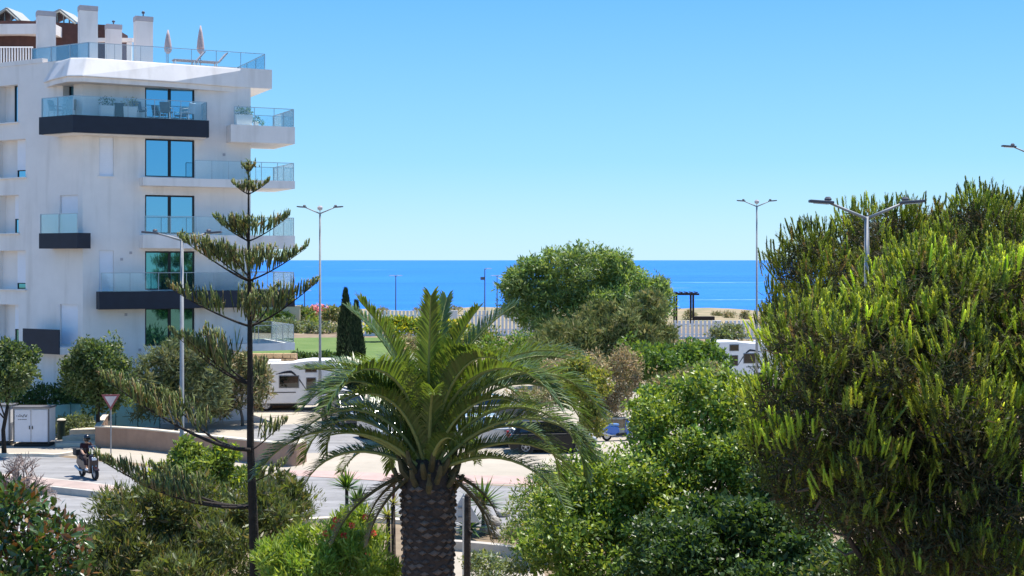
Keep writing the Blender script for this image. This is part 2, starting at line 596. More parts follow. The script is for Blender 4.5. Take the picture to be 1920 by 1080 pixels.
def wall_with_openings(face, t0, t1, z0, z1, ops, depth, name):
    ts = sorted({t0, t1} | {o[0] for o in ops} | {o[1] for o in ops})
    zs = sorted({z0, z1} | {o[2] for o in ops} | {o[3] for o in ops})
    mb = MB()
    for i in range(len(ts) - 1):
        for j in range(len(zs) - 1):
            tm, zm = (ts[i] + ts[i + 1]) / 2, (zs[j] + zs[j + 1]) / 2
            if any(o[0] < tm < o[1] and o[2] < zm < o[3] for o in ops): continue
            mb.add([face.pt(ts[i], 0, zs[j]), face.pt(ts[i + 1], 0, zs[j]), face.pt(ts[i + 1], 0, zs[j + 1]), face.pt(ts[i], 0, zs[j + 1])], [(0, 1, 2, 3)])
    for o in ops:
        a, b_, c, d = o[:4]
        q = [face.pt(a, 0, c), face.pt(b_, 0, c), face.pt(b_, 0, d), face.pt(a, 0, d)]
        r = [face.pt(a, -depth, c), face.pt(b_, -depth, c), face.pt(b_, -depth, d), face.pt(a, -depth, d)]
        mb.add(q + r, [(0, 1, 5, 4), (1, 2, 6, 5), (2, 3, 7, 6), (3, 0, 4, 7), (4, 5, 6, 7)])
    return bpart(mb, name, white_wall, fix=False)

wall_with_openings(FR, 0, LEN_F, 0, ZROOF, front_windows + front_slits, 0.30, 'front_wall')
wall_with_openings(LF, 0, LEN_L, 0, ZROOF, [o[:4] for o in left_open] + left_doors, 0.55, 'side_wall')
Rb = FR.pt(LEN_F, -15); Lb = LF.pt(LEN_L, -13); Le = LF.pt(LEN_L)
Rp = FR.pt(LEN_F)
mb = MB()
for a, b_ in ((Rp, Rb), (Rb, Lb), (Lb, Le)):
    mb.add([(a.x, a.y, 0), (b_.x, b_.y, 0), (b_.x, b_.y, ZROOF), (a.x, a.y, ZROOF)], [(0, 1, 2, 3)])
bpart(mb, 'rear_wall', white_wall, fix=False)
core = [FR.pt(0.05, -0.02), FR.pt(LEN_F - .02, -.02), FR.pt(LEN_F - .02, -14.9), LF.pt(LEN_L - .05, -12.9), LF.pt(LEN_L - .05, -.02)]
mb = MB().prism([(p.x, p.y) for p in core], ZROOF - 0.1, ZROOF + 0.02)
bpart(mb, 'roof_deck', mat('roof_tiles', (0.52, 0.44, 0.38), 0.8, 0.08))

def make_window(face, t0, t1, z0, z1, out, panes=2, fr=0.09):
    mb = MB()
    face.box(mb, t0 + .002, t0 + fr, out - .06, out + .02, z0 + .003, z1 - .003)
    face.box(mb, t1 - fr, t1 - .002, out - .06, out + .02, z0 + .003, z1 - .003)
    face.box(mb, t0 + fr, t1 - fr, out - .06, out + .018, z1 - fr, z1 - .003)
    face.box(mb, t0 + fr, t1 - fr, out - .06, out + .018, z0 + .003, z0 + fr * .7)
    for k in range(1, panes):
        tm = t0 + (t1 - t0) * k / panes
        face.box(mb, tm - .07, tm + .07, out - .06, out + .018, z0 + fr * .7, z1 - fr)
    w_ = bpart(mb, 'window', dark_frame)
    for k in range(panes):
        a = t0 + (t1 - t0) * k / panes + fr
        b_ = t0 + (t1 - t0) * (k + 1) / panes - fr
        m2 = MB()
        rr = random.Random(int(z0 * 100 + k)).uniform(-.016, .016)
        p = [face.pt(a, out - .03 + rr, z0 + fr * .7), face.pt(b_, out - .03 - rr, z0 + fr * .7), face.pt(b_, out - .03 - rr, z1 - fr), face.pt(a, out - .03 + rr, z1 - fr)]
        q = [v - face.n * .02 for v in p]
        m2.add(p + q, [(0, 1, 2, 3), (7, 6, 5, 4), (0, 4, 5, 1), (1, 5, 6, 2), (2, 6, 7, 3), (3, 7, 4, 0)])
        bpart(m2, 'pane', win_glass if z0 > 9 else win_glass_low, w_)
    return w_

for (a, b_, c, d) in front_windows:
    make_window(FR, a, b_, c, d, -0.16)
for (a, b_, c, d) in front_slits:
    sh = bpart(FR.box(MB(), a + .004, b_ - .004, -.28, -.10, c + .004, d - .004), 'shutter', shutter_m)
    m2 = MB()
    n = 22
    for k in range(n):
        zz = c + (d - c) * (k + .5) / n
        FR.box(m2, a + .03, b_ - .03, -.099, -.085, zz - (d - c) / n * .42, zz + (d - c) / n * .42)
    bpart(m2, 'shutter_slat', shutter_m, sh)
    bpart(FR.box(MB(), a - .08, b_ + .08, 0.003, .07, c - .06, c - .005), 'window_sill', white_wall)
for (a, b_, c, d, s_) in left_open:
    tm = a + (b_ - a) * .45
    zc = d - (d - c) * s_
    make_window(LF, a, tm, c, zc if s_ else d, -.42, panes=1, fr=.05)
    if s_:
        sh = bpart(LF.box(MB(), a + .01, tm, -.50, -.40, zc + .002, d - .004), 'shutter', shutter_m)
        m2 = MB()
        n = max(4, int((d - zc) / .1))
        for k in range(n):
            zz = zc + (d - zc) * (k + .5) / n
            LF.box(m2, a + .03, tm - .02, -.399, -.385, zz - (d - zc) / n * .42, zz + (d - zc) / n * .42)
        bpart(m2, 'shutter_slat', shutter_m, sh)
    bpart(LF.box(MB(), a - .1, b_ + .1, 0.003, .12, c - .07, c - .004), 'window_sill', white_wall)
make_window(LF, *left_doors[0], -.45, panes=1, fr=.08)
for q in left_doors[1:]:
    sh = bpart(LF.box(MB(), q[0] + .004, q[1] - .004, -.5, -.12, q[2] + .004, q[3] - .004), 'shutter', shutter_m)
    m2 = MB()
    for k in range(24):
        z_ = q[2] + (q[3] - q[2]) * (k + .5) / 24
        LF.box(m2, q[0] + .05, q[1] - .05, -.119, -.10, z_ - .035, z_ + .035)
    bpart(m2, 'shutter_slat', shutter_m, sh)

def glass_run(parent, p0, p1, z0, h, npan, cap=True):
    """glass panels from p0 to p1 with a slim rail on top"""
    p0, p1 = Vector((p0.x, p0.y, 0)), Vector((p1.x, p1.y, 0))
    u = (p1 - p0).normalized()
    nn = Vector((-u.y, u.x, 0))
    Ls = (p1 - p0).length
    for k in range(npan):
        a = p0 + u * (Ls * k / npan + .012)
        b_ = p0 + u * (Ls * (k + 1) / npan - .012)
        mb = MB().prism([(v.x, v.y) for v in (a - nn * .008, b_ - nn * .008, b_ + nn * .008, a + nn * .008)], z0, z0 + h)
        bpart(mb, 'glass_panel', rail_glass, parent)
        if k:
            c = p0 + u * (Ls * k / npan)
            bpart(MB().box((c.x, c.y, z0 + h / 2), (.03, .03, h), math.atan2(u.y, u.x)), 'rail_post', rail_steel, parent)
    if cap:
        c = (p0 + p1) / 2
        bpart(MB().box((c.x, c.y, z0 + h + .018), (Ls, .045, .032), math.atan2(u.y, u.x)), 'handrail', rail_steel, parent)
        for c in (p0, p1):
            bpart(MB().box((c.x, c.y, z0 + h / 2), (.035, .035, h), math.atan2(u.y, u.x)), 'rail_post', rail_steel, parent)

def mitre(out):
    return Vector((Cc.x, Cc.y, 0)) + (FR.n + LF.n) / (1 + FR.n.dot(LF.n)) * out

# upper dark balcony wrapping the corner
o_ = 1.25
ZB4 = FR.z(230, 219, o_)
pa, pc, pb = LF.pt(LF.t(73, o_), o_), mitre(o_), FR.pt(FR.t(392, o_), o_)
foot = [LF.pt(LF.t(73, o_), .004), pa, pc, pb, FR.pt(FR.t(392, o_), .004), FR.pt(0.01, .004)]
b4 = bpart(MB().prism([(p.x, p.y) for p in foot], ZB4 - .92, ZB4), 'balcony', slate)
foot2 = [LF.pt(LF.t(78, o_), .05), LF.pt(LF.t(78, o_), o_ - .12), mitre(o_ - .12), FR.pt(FR.t(388, o_), o_ - .12), FR.pt(FR.t(388, o_), .05), FR.pt(0.03, .05)]
bpart(MB().prism([(p.x, p.y) for p in foot2], ZB4 - .96, ZB4 - .923), 'soffit', white_wall, b4)
glass_run(b4, LF.pt(LF.t(77, o_), o_ - .05), mitre(o_ - .05), ZB4 + .003, .98, 2)
glass_run(b4, mitre(o_ - .06), FR.pt(FR.t(388, o_), o_ - .06), ZB4 + .003, .98, 5)
glass_run(b4, FR.pt(FR.t(388, o_), o_ - .06), FR.pt(FR.t(388, o_), .06), ZB4 + .003, .98, 1)

def slab_balcony(px0, px1, y0, y1, out, m, g0, label=None, glass_h=.98, back=3.2, px_ref=None, npan=5):
    """slab running along the front face and on past its end round the side"""
    zt, zb = FR.z(px_ref or 420, y0, out), FR.z(px_ref or 420, y1, out)
    t0, t1 = FR.t(px0, out), FR.t(px1, out)
    e = LEN_F
    if t0 < e - .3:
        foot = [FR.pt(t0, .004), FR.pt(t0, out), FR.pt(t1, out), FR.pt(t1, -back), FR.pt(e + .004, -back), FR.pt(e + .004, .004)]
    else:
        foot = [FR.pt(t0, -back), FR.pt(t0, out), FR.pt(t1, out), FR.pt(t1, -back)]
    b = bpart(MB().prism([(p.x, p.y) for p in foot], zb, zt), 'balcony', m)
    a = FR.t(g0, out)
    glass_run(b, FR.pt(max(a, t0 + .05), out - .06), FR.pt(t1 - .06, out - .06), zt + .003, glass_h, npan)
    glass_run(b, FR.pt(t1 - .06, out - .07), FR.pt(t1 - .06, -back + .1), zt + .003, glass_h, 2)
    glass_run(b, FR.pt(e + .1, -back + .08), FR.pt(t1 - .07, -back + .08), zt + .003, glass_h, 2)
    return b, zt
bal4r, Z4r = slab_balcony(433, 553, 236, 268, 1.0, white_wall, 440, px_ref=500, npan=3)
slab_balcony(268, 553, 336, 351, .95, white_wall, 366, npan=6)
slab_balcony(268, 553, 441, 466, .95, white_wall, 272, npan=6)
slab_balcony(186, 553, 545, 577, .95, slate, 190, npan=7)
slab_balcony(448, 553, 646, 660, 1.3, white_wall, 452, npan=3)
# small dark balconies on the side wall
o_ = .9
zt = LF.z(110, 437, o_)
t0, t1 = LF.t(145, o_), LF.t(73, o_)
sb = bpart(LF.box(MB(), t0, t1, .004, o_, zt - .82, zt), 'balcony', slate)
glass_run(sb, LF.pt(t0 + .05, o_ - .06), LF.pt(t1 - .05, o_ - .06), zt + .003, 1.0, 2)
o_ = .9
t0, t1 = LF.t(112, o_), LF.t(45, o_)
sb = bpart(LF.box(MB(), t0, t1, .004, o_, LF.z(80, 664, o_), LF.z(80, 650, o_)), 'balcony', white_wall)
bpart(LF.box(MB(), t0 - .02, t1 + .02, o_ + .004, o_ + .07, LF.z(80, 663, o_), LF.z(80, 617, o_)), 'front_panel', slate, sb)

# roof slab with sloping fascia
def roof_slab():
    oo = 1.25
    tl = LF.t(78, 0.1)
    tr = FR.t(458, oo)
    bot = [LF.pt(tl, .02), LF.pt(LF.t(100, .7), .75), mitre(oo) + LF.u * .5, mitre(oo) + FR.u * .5, FR.pt(tr * .5 + .5, oo * .66), FR.pt(tr + .35, .07), FR.pt(LEN_F - .1, -3), LF.pt(tl, -3)]
    ins = .5
    top = [LF.pt(tl, -.35), LF.pt(LF.t(100, .7), .75 - ins), mitre(oo - ins) + LF.u * .5, mitre(oo - ins) + FR.u * .5, FR.pt(tr * .5 + .5, oo * .66 - ins * .7), FR.pt(tr + .35, .03), FR.pt(LEN_F - .1, -3), LF.pt(tl, -3)]
    zb = FR.z(230, 156, oo); ztp = FR.z(230, 112, oo - ins)
    z1 = zb + .26
    bpart(MB().prism([(p.x, p.y) for p in bot], z1, ztp, [(p.x, p.y) for p in top]), 'roof_fascia', white_wall, bevel=.06)
    und = [p.lerp(LF.pt(2, -3), .035) for p in bot]
    bpart(MB().prism([(p.x, p.y) for p in und], zb, z1 - .003), 'roof_soffit', white_wall)
    return ztp
ZPAR = roof_slab()
# parapet of the side and the beam running past the front's end
mb = LF.box(MB(), LF.t(80), LEN_L, -.35, .035, ZROOF + .003, ZROOF + .25)
bpart(mb, 'parapet', white_wall)
t0, t1 = FR.t(452, .05), FR.t(510, .05)
zt, zb = FR.z(480, 129, .05), FR.z(480, 165, .05)
bpart(FR.box(MB(), t0, t1, -9, .06, zb, zt), 'roof_beam', white_wall)
zt2 = zt + .01
rt = bpart(FR.box(MB(), 1.0, t1 - .15, -.85, -.6, ZROOF + .05, ZPAR + .05), 'terrace_upstand', white_wall)
glass_run(rt, FR.pt(FR.t(80, -.7), -.7) if False else FR.pt(.4, -.72), FR.pt(t1 - .2, -.72), ZPAR + .06, .95, 7)
glass_run(rt, FR.pt(t1 - .2, -.73), FR.pt(t1 - .2, -8.5), zt2, ZPAR + 1.0 - zt2, 4)
glass_run(rt, FR.pt(3, -8.5), FR.pt(t1 - .21, -8.5), zt2, ZPAR + 1.0 - zt2, 5)
glass_run(rt, LF.pt(.3, -.72), LF.pt(LF.t(60, -.7), -.72), ZPAR + .06, .95, 3)

# chimneys
def chimney(px0, px1, ytop, d, cowl=None):
    xa, xb = X(px0, d), X(px1, d)
    w_ = (xb - xa)
    zt = Z(ytop, d)
    rz = math.atan2(FR.u.y, FR.u.x)
    c = Vector(((xa + xb) / 2, d + w_ * .35, 0))
    o = bpart(MB().box((c.x, c.y, (zt - .28 + ZROOF) / 2), (w_ * .84, w_ * .62, zt - .28 - ZROOF), rz), 'chimney', white_wall)
    bpart(MB().box((c.x, c.y, zt - .135), (w_ * .87, w_ * .65, .27), rz), 'chimney_cap', grey_cap, o)
    if cowl:
        zc = Z(cowl, d)
        mbc = MB().tube([(c.x, c.y, zt), (c.x, c.y, zt + (zc - zt) * .55)], .035, 6).lathe([(.03, zt + (zc - zt) * .5), (.10, zt + (zc - zt) * .62), (.09, zt + (zc - zt) * .85), (.02, zc)], (c.x, c.y, 0), 8)
        bpart(mbc, 'cowl', lamp_dark, o)
chimney(62, 101, 20, 77.2)
chimney(141, 180, 10, 76.6)
chimney(193, 226, 45, 80.5, 36)
chimney(246, 284, 30, 79.0, 18)
# penthouse, its roof slab and the solar frames
def penthouse():
    d = 83.0
    rz = math.atan2(FR.u.y, FR.u.x)
    x0, x1 = X(-130, d), X(118, d)
    zr0, zr1 = Z(70, d), Z(51, d)
    o = bpart(MB().prism([(x0, d), (x1 - 2.3, d - .6), (x1 + 2.5, d + 1.0), (x1 + 2.5, d + 5), (x0, d + 5)], ZROOF, zr1 + .3), 'penthouse_wall', brown_clad)
    bpart(MB().prism([(x0, d - .9), (x1 - .1, d - 1.3), (x1 - .1, d + 1), (x0, d + 1.5)], zr0, zr1), 'penthouse_roof', white_wall, o)
    fr = mat('solar_frame', (0.33, 0.33, 0.30), 0.5, 0.1, metal=.4)
    pan = mat('solar_back', (0.40, 0.40, 0.36), 0.5, 0.1)
    for (pa_, pb_) in (((-30, 44), (12, 15)), ((12, 15), (52, 52)), ((62, 42), (112, 18)), ((112, 18), (142, 42))):
        dd = d + .3
        a, b_ = P(pa_[0], pa_[1], dd), P(pb_[0], pb_[1], dd)
        u = (b_ - a).normalized()
        nn = Vector((-u.z, 0, u.x))
        q = [a, b_, b_ + Vector((.2, 2.0, 0)), a + Vector((.2, 2.0, 0))]
        bpart(MB().add(q + [v + nn * .06 for v in q], [(0, 1, 2, 3), (7, 6, 5, 4), (0, 4, 5, 1), (1, 5, 6, 2), (2, 6, 7, 3), (3, 7, 4, 0)]), 'solar_panel', pan, o)
        for s_ in (0.15, 0.5, 0.85):
            c = a.lerp(b_, s_)
            bpart(MB().tube([(c.x, c.y + .3, zr1 - .1), (c.x, c.y + .3, c.z)], .05, 5), 'solar_strut', fr, o)
        bpart(MB().tube([a + Vector((0, -.05, -.1)), b_ + Vector((0, -.05, -.1))], .06, 5), 'solar_rail', fr, o)
    # white slatted railing on the left
    for k in range(12):
        px = 2 + k * 5.2
        p0 = P(px, 118, 79.5)
        bpart(MB().box((p0.x, p0.y, ZROOF + .85), (.07, .05, 1.1)), 'baluster', white_paint, o)
    a, b_ = P(-4, 95, 79.5), P(62, 93, 79.5)
    bpart(MB().tube([(a.x, a.y, ZROOF + 1.43), (b_.x, b_.y, ZROOF + 1.43)], .04, 5), 'handrail', white_paint, o)
    # low connecting beam between the chimneys
    a, b_ = P(180, 72, 81.5), P(250, 76, 81.5)
    bpart(MB().box(((a.x + b_.x) / 2, 81.5, a.z - .1), (b_.x - a.x, .25, .22), .0), 'pergola_beam', white_wall, o)
    for px in (178, 243):
        c = P(px, 72, 81.5)
        bpart(MB().box((c.x, 81.5, (ZROOF + c.z - .25) / 2), (.28, .22, c.z - .25 - ZROOF)), 'pergola_post', white_wall, o)
penthouse()
for (px_, py_) in ((245, 474), (228, 486), (262, 656), (236, 590), (420, 290)):
    t_, z_ = FR.t(px_), FR.z(px_, py_)
    bpart(FR.box(MB(), t_ - .07, t_ + .07, .002, .03, z_ - .07, z_ + .07), 'wall_vent', grey_cap)

# ------------------------------------------------------------------ things on the building
pot_m = mat('white_pot', (0.80, 0.80, 0.80), 0.4, 0.03)
fab_pink = mat('faded_pink_canvas', (0.52, 0.40, 0.38), 0.9, 0.12, 8)
rattan = mat('rattan', (0.30, 0.21, 0.14), 0.8, 0.3, 20)
grey_fab = mat('grey_cushion', (0.10, 0.14, 0.18), 0.9, 0.1)
LM = leaf_mat('leaf', 0.33)
LM_GLOSSY = leaf_mat('leaf_glossy', 0.30, 0.40, 0.40)
LM_DRY = leaf_mat('leaf_dry', 0.25, 0.7, 0.15, (1.2, 1.05, 0.7))
LM_NEEDLE = leaf_mat('needles', 0.42, 0.5, 0.3)
LM_FLOWER = leaf_mat('petal', 0.4, 0.6, 0.2, (1.2, 1.0, 1.0))

def set_cols(me, cols_per_vert):
    a = me.attributes.new('leafcol', 'FLOAT_COLOR', 'POINT')
    c = np.ones((len(me.vertices), 4), dtype=np.float32)
    c[:, :3] = cols_per_vert
    a.data.foreach_set('color', c.ravel())

LEAF = (np.array([(0, 0, 0), (.5, .42, .10), (0, 1, 0), (-.5, .42, .10)], dtype=np.float64), [(0, 1, 2), (0, 2, 3)])
BLADE = (np.array([(-.5, 0, 0), (.5, 0, 0), (0, 1, 0)], dtype=np.float64), [(0, 1, 2)])

def scatter(name, tmpl, pos, ax, nor, length, width, cols, m, parent):
    tv, tf = tmpl
    N = len(pos)
    ax = ax / (np.linalg.norm(ax, axis=1, keepdims=True) + 1e-9)
    side = np.cross(ax, nor)
    side /= (np.linalg.norm(side, axis=1, keepdims=True) + 1e-9)
    nn = np.cross(side, ax)
    length = np.broadcast_to(length, (N,))[:, None]
    width = np.broadcast_to(width, (N,))[:, None]
    V = pos[:, None, :] + tv[None, :, 0, None] * (side * width)[:, None, :] + tv[None, :, 1, None] * (ax * length)[:, None, :] + tv[None, :, 2, None] * (nn * width)[:, None, :]
    nv = len(tv)
    loops = np.concatenate([np.array(f) for f in tf])
    lt = np.array([len(f) for f in tf])
    L = (loops[None, :] + (np.arange(N) * nv)[:, None]).ravel()
    T = np.tile(lt, N)
    S = np.concatenate([[0], np.cumsum(T)[:-1]])
    me = bpy.data.meshes.new(name)
    me.vertices.add(N * nv)
    me.vertices.foreach_set('co', V.astype(np.float32).ravel())
    me.loops.add(len(L))
    me.loops.foreach_set('vertex_index', L.astype(np.int32))
    me.polygons.add(len(T))
    me.polygons.foreach_set('loop_start', S.astype(np.int32))
    me.polygons.foreach_set('loop_total', T.astype(np.int32))
    me.update(calc_edges=True)
    set_cols(me, np.repeat(cols, nv, axis=0))
    o = link(name, me, m, parent)
    if name in ('candles', 'needles', 'old_needles', 'crown', 'inner_crown'):
        o['kind'] = 'stuff'
    return o

def rand_unit(rng, n):
    v = rng.normal(size=(n, 3))
    return v / np.linalg.norm(v, axis=1, keepdims=True)

LEAF_GAIN = 1.6
def mix_cols(rng, n, palette, jit=0.18):
    pal = np.array([p[0] for p in palette])
    wt = np.array([p[1] for p in palette], dtype=float)
    c = pal[rng.choice(len(pal), n, p=wt / wt.sum())]
    return np.clip(c * LEAF_GAIN * rng.uniform(1 - jit, 1 + jit, (n, 1)) * rng.uniform(.94, 1.06, (n, 3)), 0, 1)

def sublumps(lumps, k, lo, hi, rng, up=0.0, core=.82, off=.45):
    out = []
    for c, r in lumps:
        c, r = np.array(c, float), np.array(r, float)
        out.append((c, r * core))
        d = rand_unit(rng, k)
        d[:, 2] = d[:, 2] + up
        d /= np.linalg.norm(d, axis=1, keepdims=True)
        for q in d:
            s = rng.uniform(lo, hi)
            out.append((c + q * r * (1 - s * off), r * s))
    return out

def crown_points(lumps, n, rng, shell=.45, rej=.55):
    C = np.array([l[0] for l in lumps]); Rd = np.array([l[1] for l in lumps])
    area = (Rd[:, 0] * Rd[:, 1] * Rd[:, 2]) ** (2 / 3)
    P_, D_, I_ = [], [], []
    have = 0
    while have < n:
        m = int((n - have) * 1.7) + 50
        idx = rng.choice(len(C), m, p=area / area.sum())
        d = rand_unit(rng, m)
        rr = 1 - shell * rng.random(m) ** 1.4
        p = C[idx] + d * Rd[idx] * rr[:, None]
        ok = np.ones(m, bool)
        for k in range(len(C)):
            q = np.linalg.norm((p - C[k]) / Rd[k], axis=1)
            ok &= ~((q < rej) & (idx != k))
        P_.append(p[ok]); D_.append(d[ok]); I_.append(idx[ok]); have += ok.sum()
    crown_points.lump = np.concatenate(I_)[:n]
    return np.concatenate(P_)[:n], np.concatenate(D_)[:n]

def limbs(root, base, lumps, r0, m, rng, fork=.45, n=7, name='trunk', lean=(0, 0)):
    """tapered trunk and limbs up into the crown (local coordinates)"""
    base = Vector(base)
    top = Vector(np.mean([l[0] for l in lumps], axis=0))
    fk = base.lerp(top, fork) + Vector((lean[0], lean[1], 0))
    mb = MB()
    mid = base.lerp(fk, .5) + Vector((rng.uniform(-.08, .08), rng.uniform(-.08, .08), 0)) * (fk - base).length
    path = [base - Vector((0, 0, .08)), base.lerp(mid, .5), mid, mid.lerp(fk, .5), fk]
    mb.tube(path, [r0 * 1.25, r0 * 1.02, r0 * .92, r0 * .84, r0 * .75], 9)
    for i in range(n):
        l = lumps[rng.integers(len(lumps))]
        e = Vector(l[0]) + Vector(rand_unit(rng, 1)[0] * np.array(l[1]) * .6)
        s = fk if i % 2 == 0 else mid.lerp(fk, rng.uniform(.3, 1))
        bend = s.lerp(e, .5) + Vector(rng.normal(size=3) * .08 * (e - s).length)
        rb = r0 * rng.uniform(.3, .5)
        mb.tube([s, s.lerp(bend, .5), bend, bend.lerp(e, .6), e], [rb, rb * .85, rb * .62, rb * .4, rb * .12], 6)
    return mb.build(name, m, root, smooth=True, fix=False)

def leafy(name, label, cat, base, lumps, n, leaf, width, palette, seed, sub=(14, .28, .5), shell=.45, m=None, bark=None, r0=.12, upb=.25, droop=0.0, group=None, crown='crown', fork=.45, nl=8, jit=.2, trunk=True):
    """tree or shrub: base in world, lumps relative to the base"""
    rng = np.random.default_rng(seed)
    root = thing(name, label, cat, base, group=group)
    L = sublumps(lumps, sub[0], sub[1], sub[2], rng, .25) if sub[0] else [(np.array(c, float), np.array(r, float)) for c, r in lumps]
    p, d = crown_points(L, n, rng, shell)
    tone = (rng.uniform(.78, 1.22, (len(L), 1)) * rng.uniform(.93, 1.07, (len(L), 3)))[crown_points.lump]
    size = float(np.mean([np.mean(r) for c, r in lumps]))
    w1 = rng.uniform(0, 6.28, (4, 3))
    def wob(q, f, i):
        return np.sin(q[:, 0] * f + w1[i, 0]) * np.sin(q[:, 1] * f * .9 + w1[i, 1]) * np.sin(q[:, 2] * f * 1.1 + w1[i, 2])
    p = p + d * ((wob(p, 3.2 / size, 0) * .22 + wob(p, 8.0 / size, 1) * .12) * size)[:, None]
    gap = wob(p, 5.5 / size, 2) + .5 * wob(p, 12.0 / size, 3)
    keep = (p[:, 2] > .02) & ~((gap > .30) & (rng.random(len(p)) < .75))
    p, d, tone = p[keep], d[keep], tone[keep]
    k = len(p)
    ax = d * .6 + rand_unit(rng, k) * .8 + np.array([0, 0, upb - droop])
    nor = d * .5 + rand_unit(rng, k) * .7 + np.array([0, 0, .5])
    cols = mix_cols(rng, k, palette, jit) * tone
    ln = leaf * rng.uniform(.5, 1.4, k)
    scatter(crown, LEAF, p, ax, nor, ln, ln * width, cols, m or LM, root)
    ni = int(n * .36)
    pi, di = crown_points([(c, r * .86) for c, r in L], ni, rng, .85, .15)
    pi = pi[pi[:, 2] > .05]
    ni = len(pi)
    li = leaf * rng.uniform(1.1, 1.9, ni)
    scatter('inner_' + crown, LEAF, pi, rand_unit(rng, ni) + np.array([0, 0, upb * .5]), rand_unit(rng, ni), li, li * max(width, .3), mix_cols(rng, ni, palette, jit), m or LM, root)
    if trunk:
        limbs(root, (0, 0, 0), lumps, r0, bark or bark_m, rng, fork, nl)
    return root

def blob_rel(base, specs):
    """[(px, py, d, rx_px, rz_px, ry_m)] -> lumps relative to base"""
    out = []
    for (px, py, d, rx, rz, ry) in specs:
        c = P(px, py, d)
        out.append(((c.x - base[0], c.y - base[1], c.z - base[2]), (rx * d / F, ry, rz * d / F)))
    return out

GREEN_MID = [((.055, .10, .022), 3), ((.08, .14, .03), 3), ((.035, .065, .018), 2), ((.12, .17, .04), 1)]
GREEN_DARK = [((.025, .05, .016), 3), ((.04, .075, .022), 3), ((.06, .10, .03), 1)]
GREEN_LIGHT = [((.12, .175, .030), 4), ((.17, .225, .045), 3), ((.07, .115, .025), 2), ((.23, .27, .08), 1)]
OLIVE = [((.115, .135, .05), 3), ((.15, .165, .07), 3), ((.075, .095, .036), 2), ((.20, .195, .09), 1)]
TAN = [((.29, .23, .14), 3), ((.21, .17, .10), 2), ((.36, .30, .19), 2), ((.14, .145, .07), 3)]
GREYGREEN = [((.10, .125, .075), 3), ((.14, .165, .10), 2), ((.07, .09, .05), 2)]

# parasols and loungers on the roof terrace
def parasol(px, ytop, t_out, label):
    t = FR.t(px, t_out)
    p = FR.pt(t, t_out)
    zt = Z(ytop, p.y)
    z0 = ZROOF + .02
    o = thing('closed_parasol', label, 'parasol', (p.x, p.y, z0), group='closed parasols on the roof terrace')
    h = zt - z0
    MB().tube([(0, 0, 0), (0, 0, h * .98)], .03, 8).build('pole', rail_steel, o)
    MB().lathe([(.25, 0), (.25, .06), (.06, .08), (.05, .2)], sides=12).build('base', grey_cap, o)
    prof = [(.07, h * .36), (.19, h * .42), (.21, h * .52), (.17, h * .68), (.11, h * .84), (.03, h)]
    mb = MB().lathe(prof, sides=14)
    mb.v = [(x * (1 + .16 * math.sin(7 * math.atan2(y, x))), y * (1 + .16 * math.sin(7 * math.atan2(y, x))), z) for x, y, z in mb.v]
    c = mb.build('canopy', fab_pink, o, smooth=True)
    MB().lathe([(.20, h * .47), (.225, h * .475), (.225, h * .495), (.20, h * .50)], sides=14).build('strap', fab_pink, c)
parasol(315, 56, -1.6, 'slimmer closed pink parasol beside the tall chimney')
parasol(376, 48, -1.8, 'taller fuller closed pink parasol on the roof terrace')

def lounger(px, t_out, label):
    p = FR.pt(FR.t(px, t_out), t_out)
    o = thing('sun_lounger', label, 'lounger', (p.x, p.y, ZROOF + .02), math.atan2(FR.u.y, FR.u.x), group='sun loungers on the roof terrace')
    MB().box((0, 0, .38), (1.3, .6, .08)).build('seat', fab_pink, o, bevel=.02)
    MB().box((.88, 0, .66), (.75, .6, .07), ry=-R_(50)).build('backrest', fab_pink, o, bevel=.02)
    for i in (-1, 1):
        for x in (-.55, .5):
            MB().box((x, i * .26, .17), (.05, .05, .34)).build('leg', white_paint, o)
lounger(346, -1.3, 'pink sun lounger between the two closed parasols')
lounger(388, -1.3, 'pink sun lounger past the taller parasol with its back raised')

def planter(px, out, z, label, face=FR, w_=.75, h=.6, hh=.5, seed=1, cols=GREEN_DARK, grp='white planters on the balconies', rise=.35):
    p = face.pt(face.t(px, out), out)
    o = thing('planter', label, 'planter', (p.x, p.y, z), math.atan2(face.u.y, face.u.x), group=grp)
    MB().box((0, 0, h / 2), (w_ * .9, .4, h), taper=1.1).build('pot', pot_m, o, bevel=.02)
    MB().box((0, 0, h + .006), (w_ * .88, .36, .01)).build('soil', soil, o)
    rng = np.random.default_rng(seed)
    L = [((x, 0, h + rise * .6), (.22, .2, rise * .7)) for x in (-w_ * .25, w_ * .25)]
    pp, d = crown_points([(np.array(c), np.array(r)) for c, r in L], 160, rng, .8)
    scatter('foliage', LEAF, pp, d + rand_unit(rng, 160) * .6, rand_unit(rng, 160), .14 * rng.uniform(.7, 1.3, 160), .05, mix_cols(rng, 160, cols), LM, o)
zb4 = ZB4 + .004
planter(200, .75, zb4, 'white planter with dark leaves between rattan chair and dark bin', seed=1)
planter(243, .75, zb4, 'white planter with dry pinkish plant beside the sliding window', seed=2, cols=TAN)
planter(457, .45, Z4r + .004, 'white planter with low dark plant on the pale corner balcony', seed=3, w_=.95)
p = FR.pt(FR.t(224, .75), .75)
o = thing('storage_bin', 'dark slatted bin between the two white planters', 'bin', (p.x, p.y, zb4), math.atan2(FR.u.y, FR.u.x))
MB().box((0, 0, .36), (.42, .36, .72)).build('body', slate, o, bevel=.02)
MB().box((0, 0, .74), (.46, .40, .035)).build('lid', black_plastic, o)
p = FR.pt(FR.t(480, .5), .5)
o = thing('potted_succulent', 'small dark round succulent on the pale corner balcony', 'plant', (p.x, p.y, Z4r + .004))
MB().lathe([(.13, 0), (.17, .22), (.15, .24)], sides=10).build('pot', pot_m, o)
rng = np.random.default_rng(5)
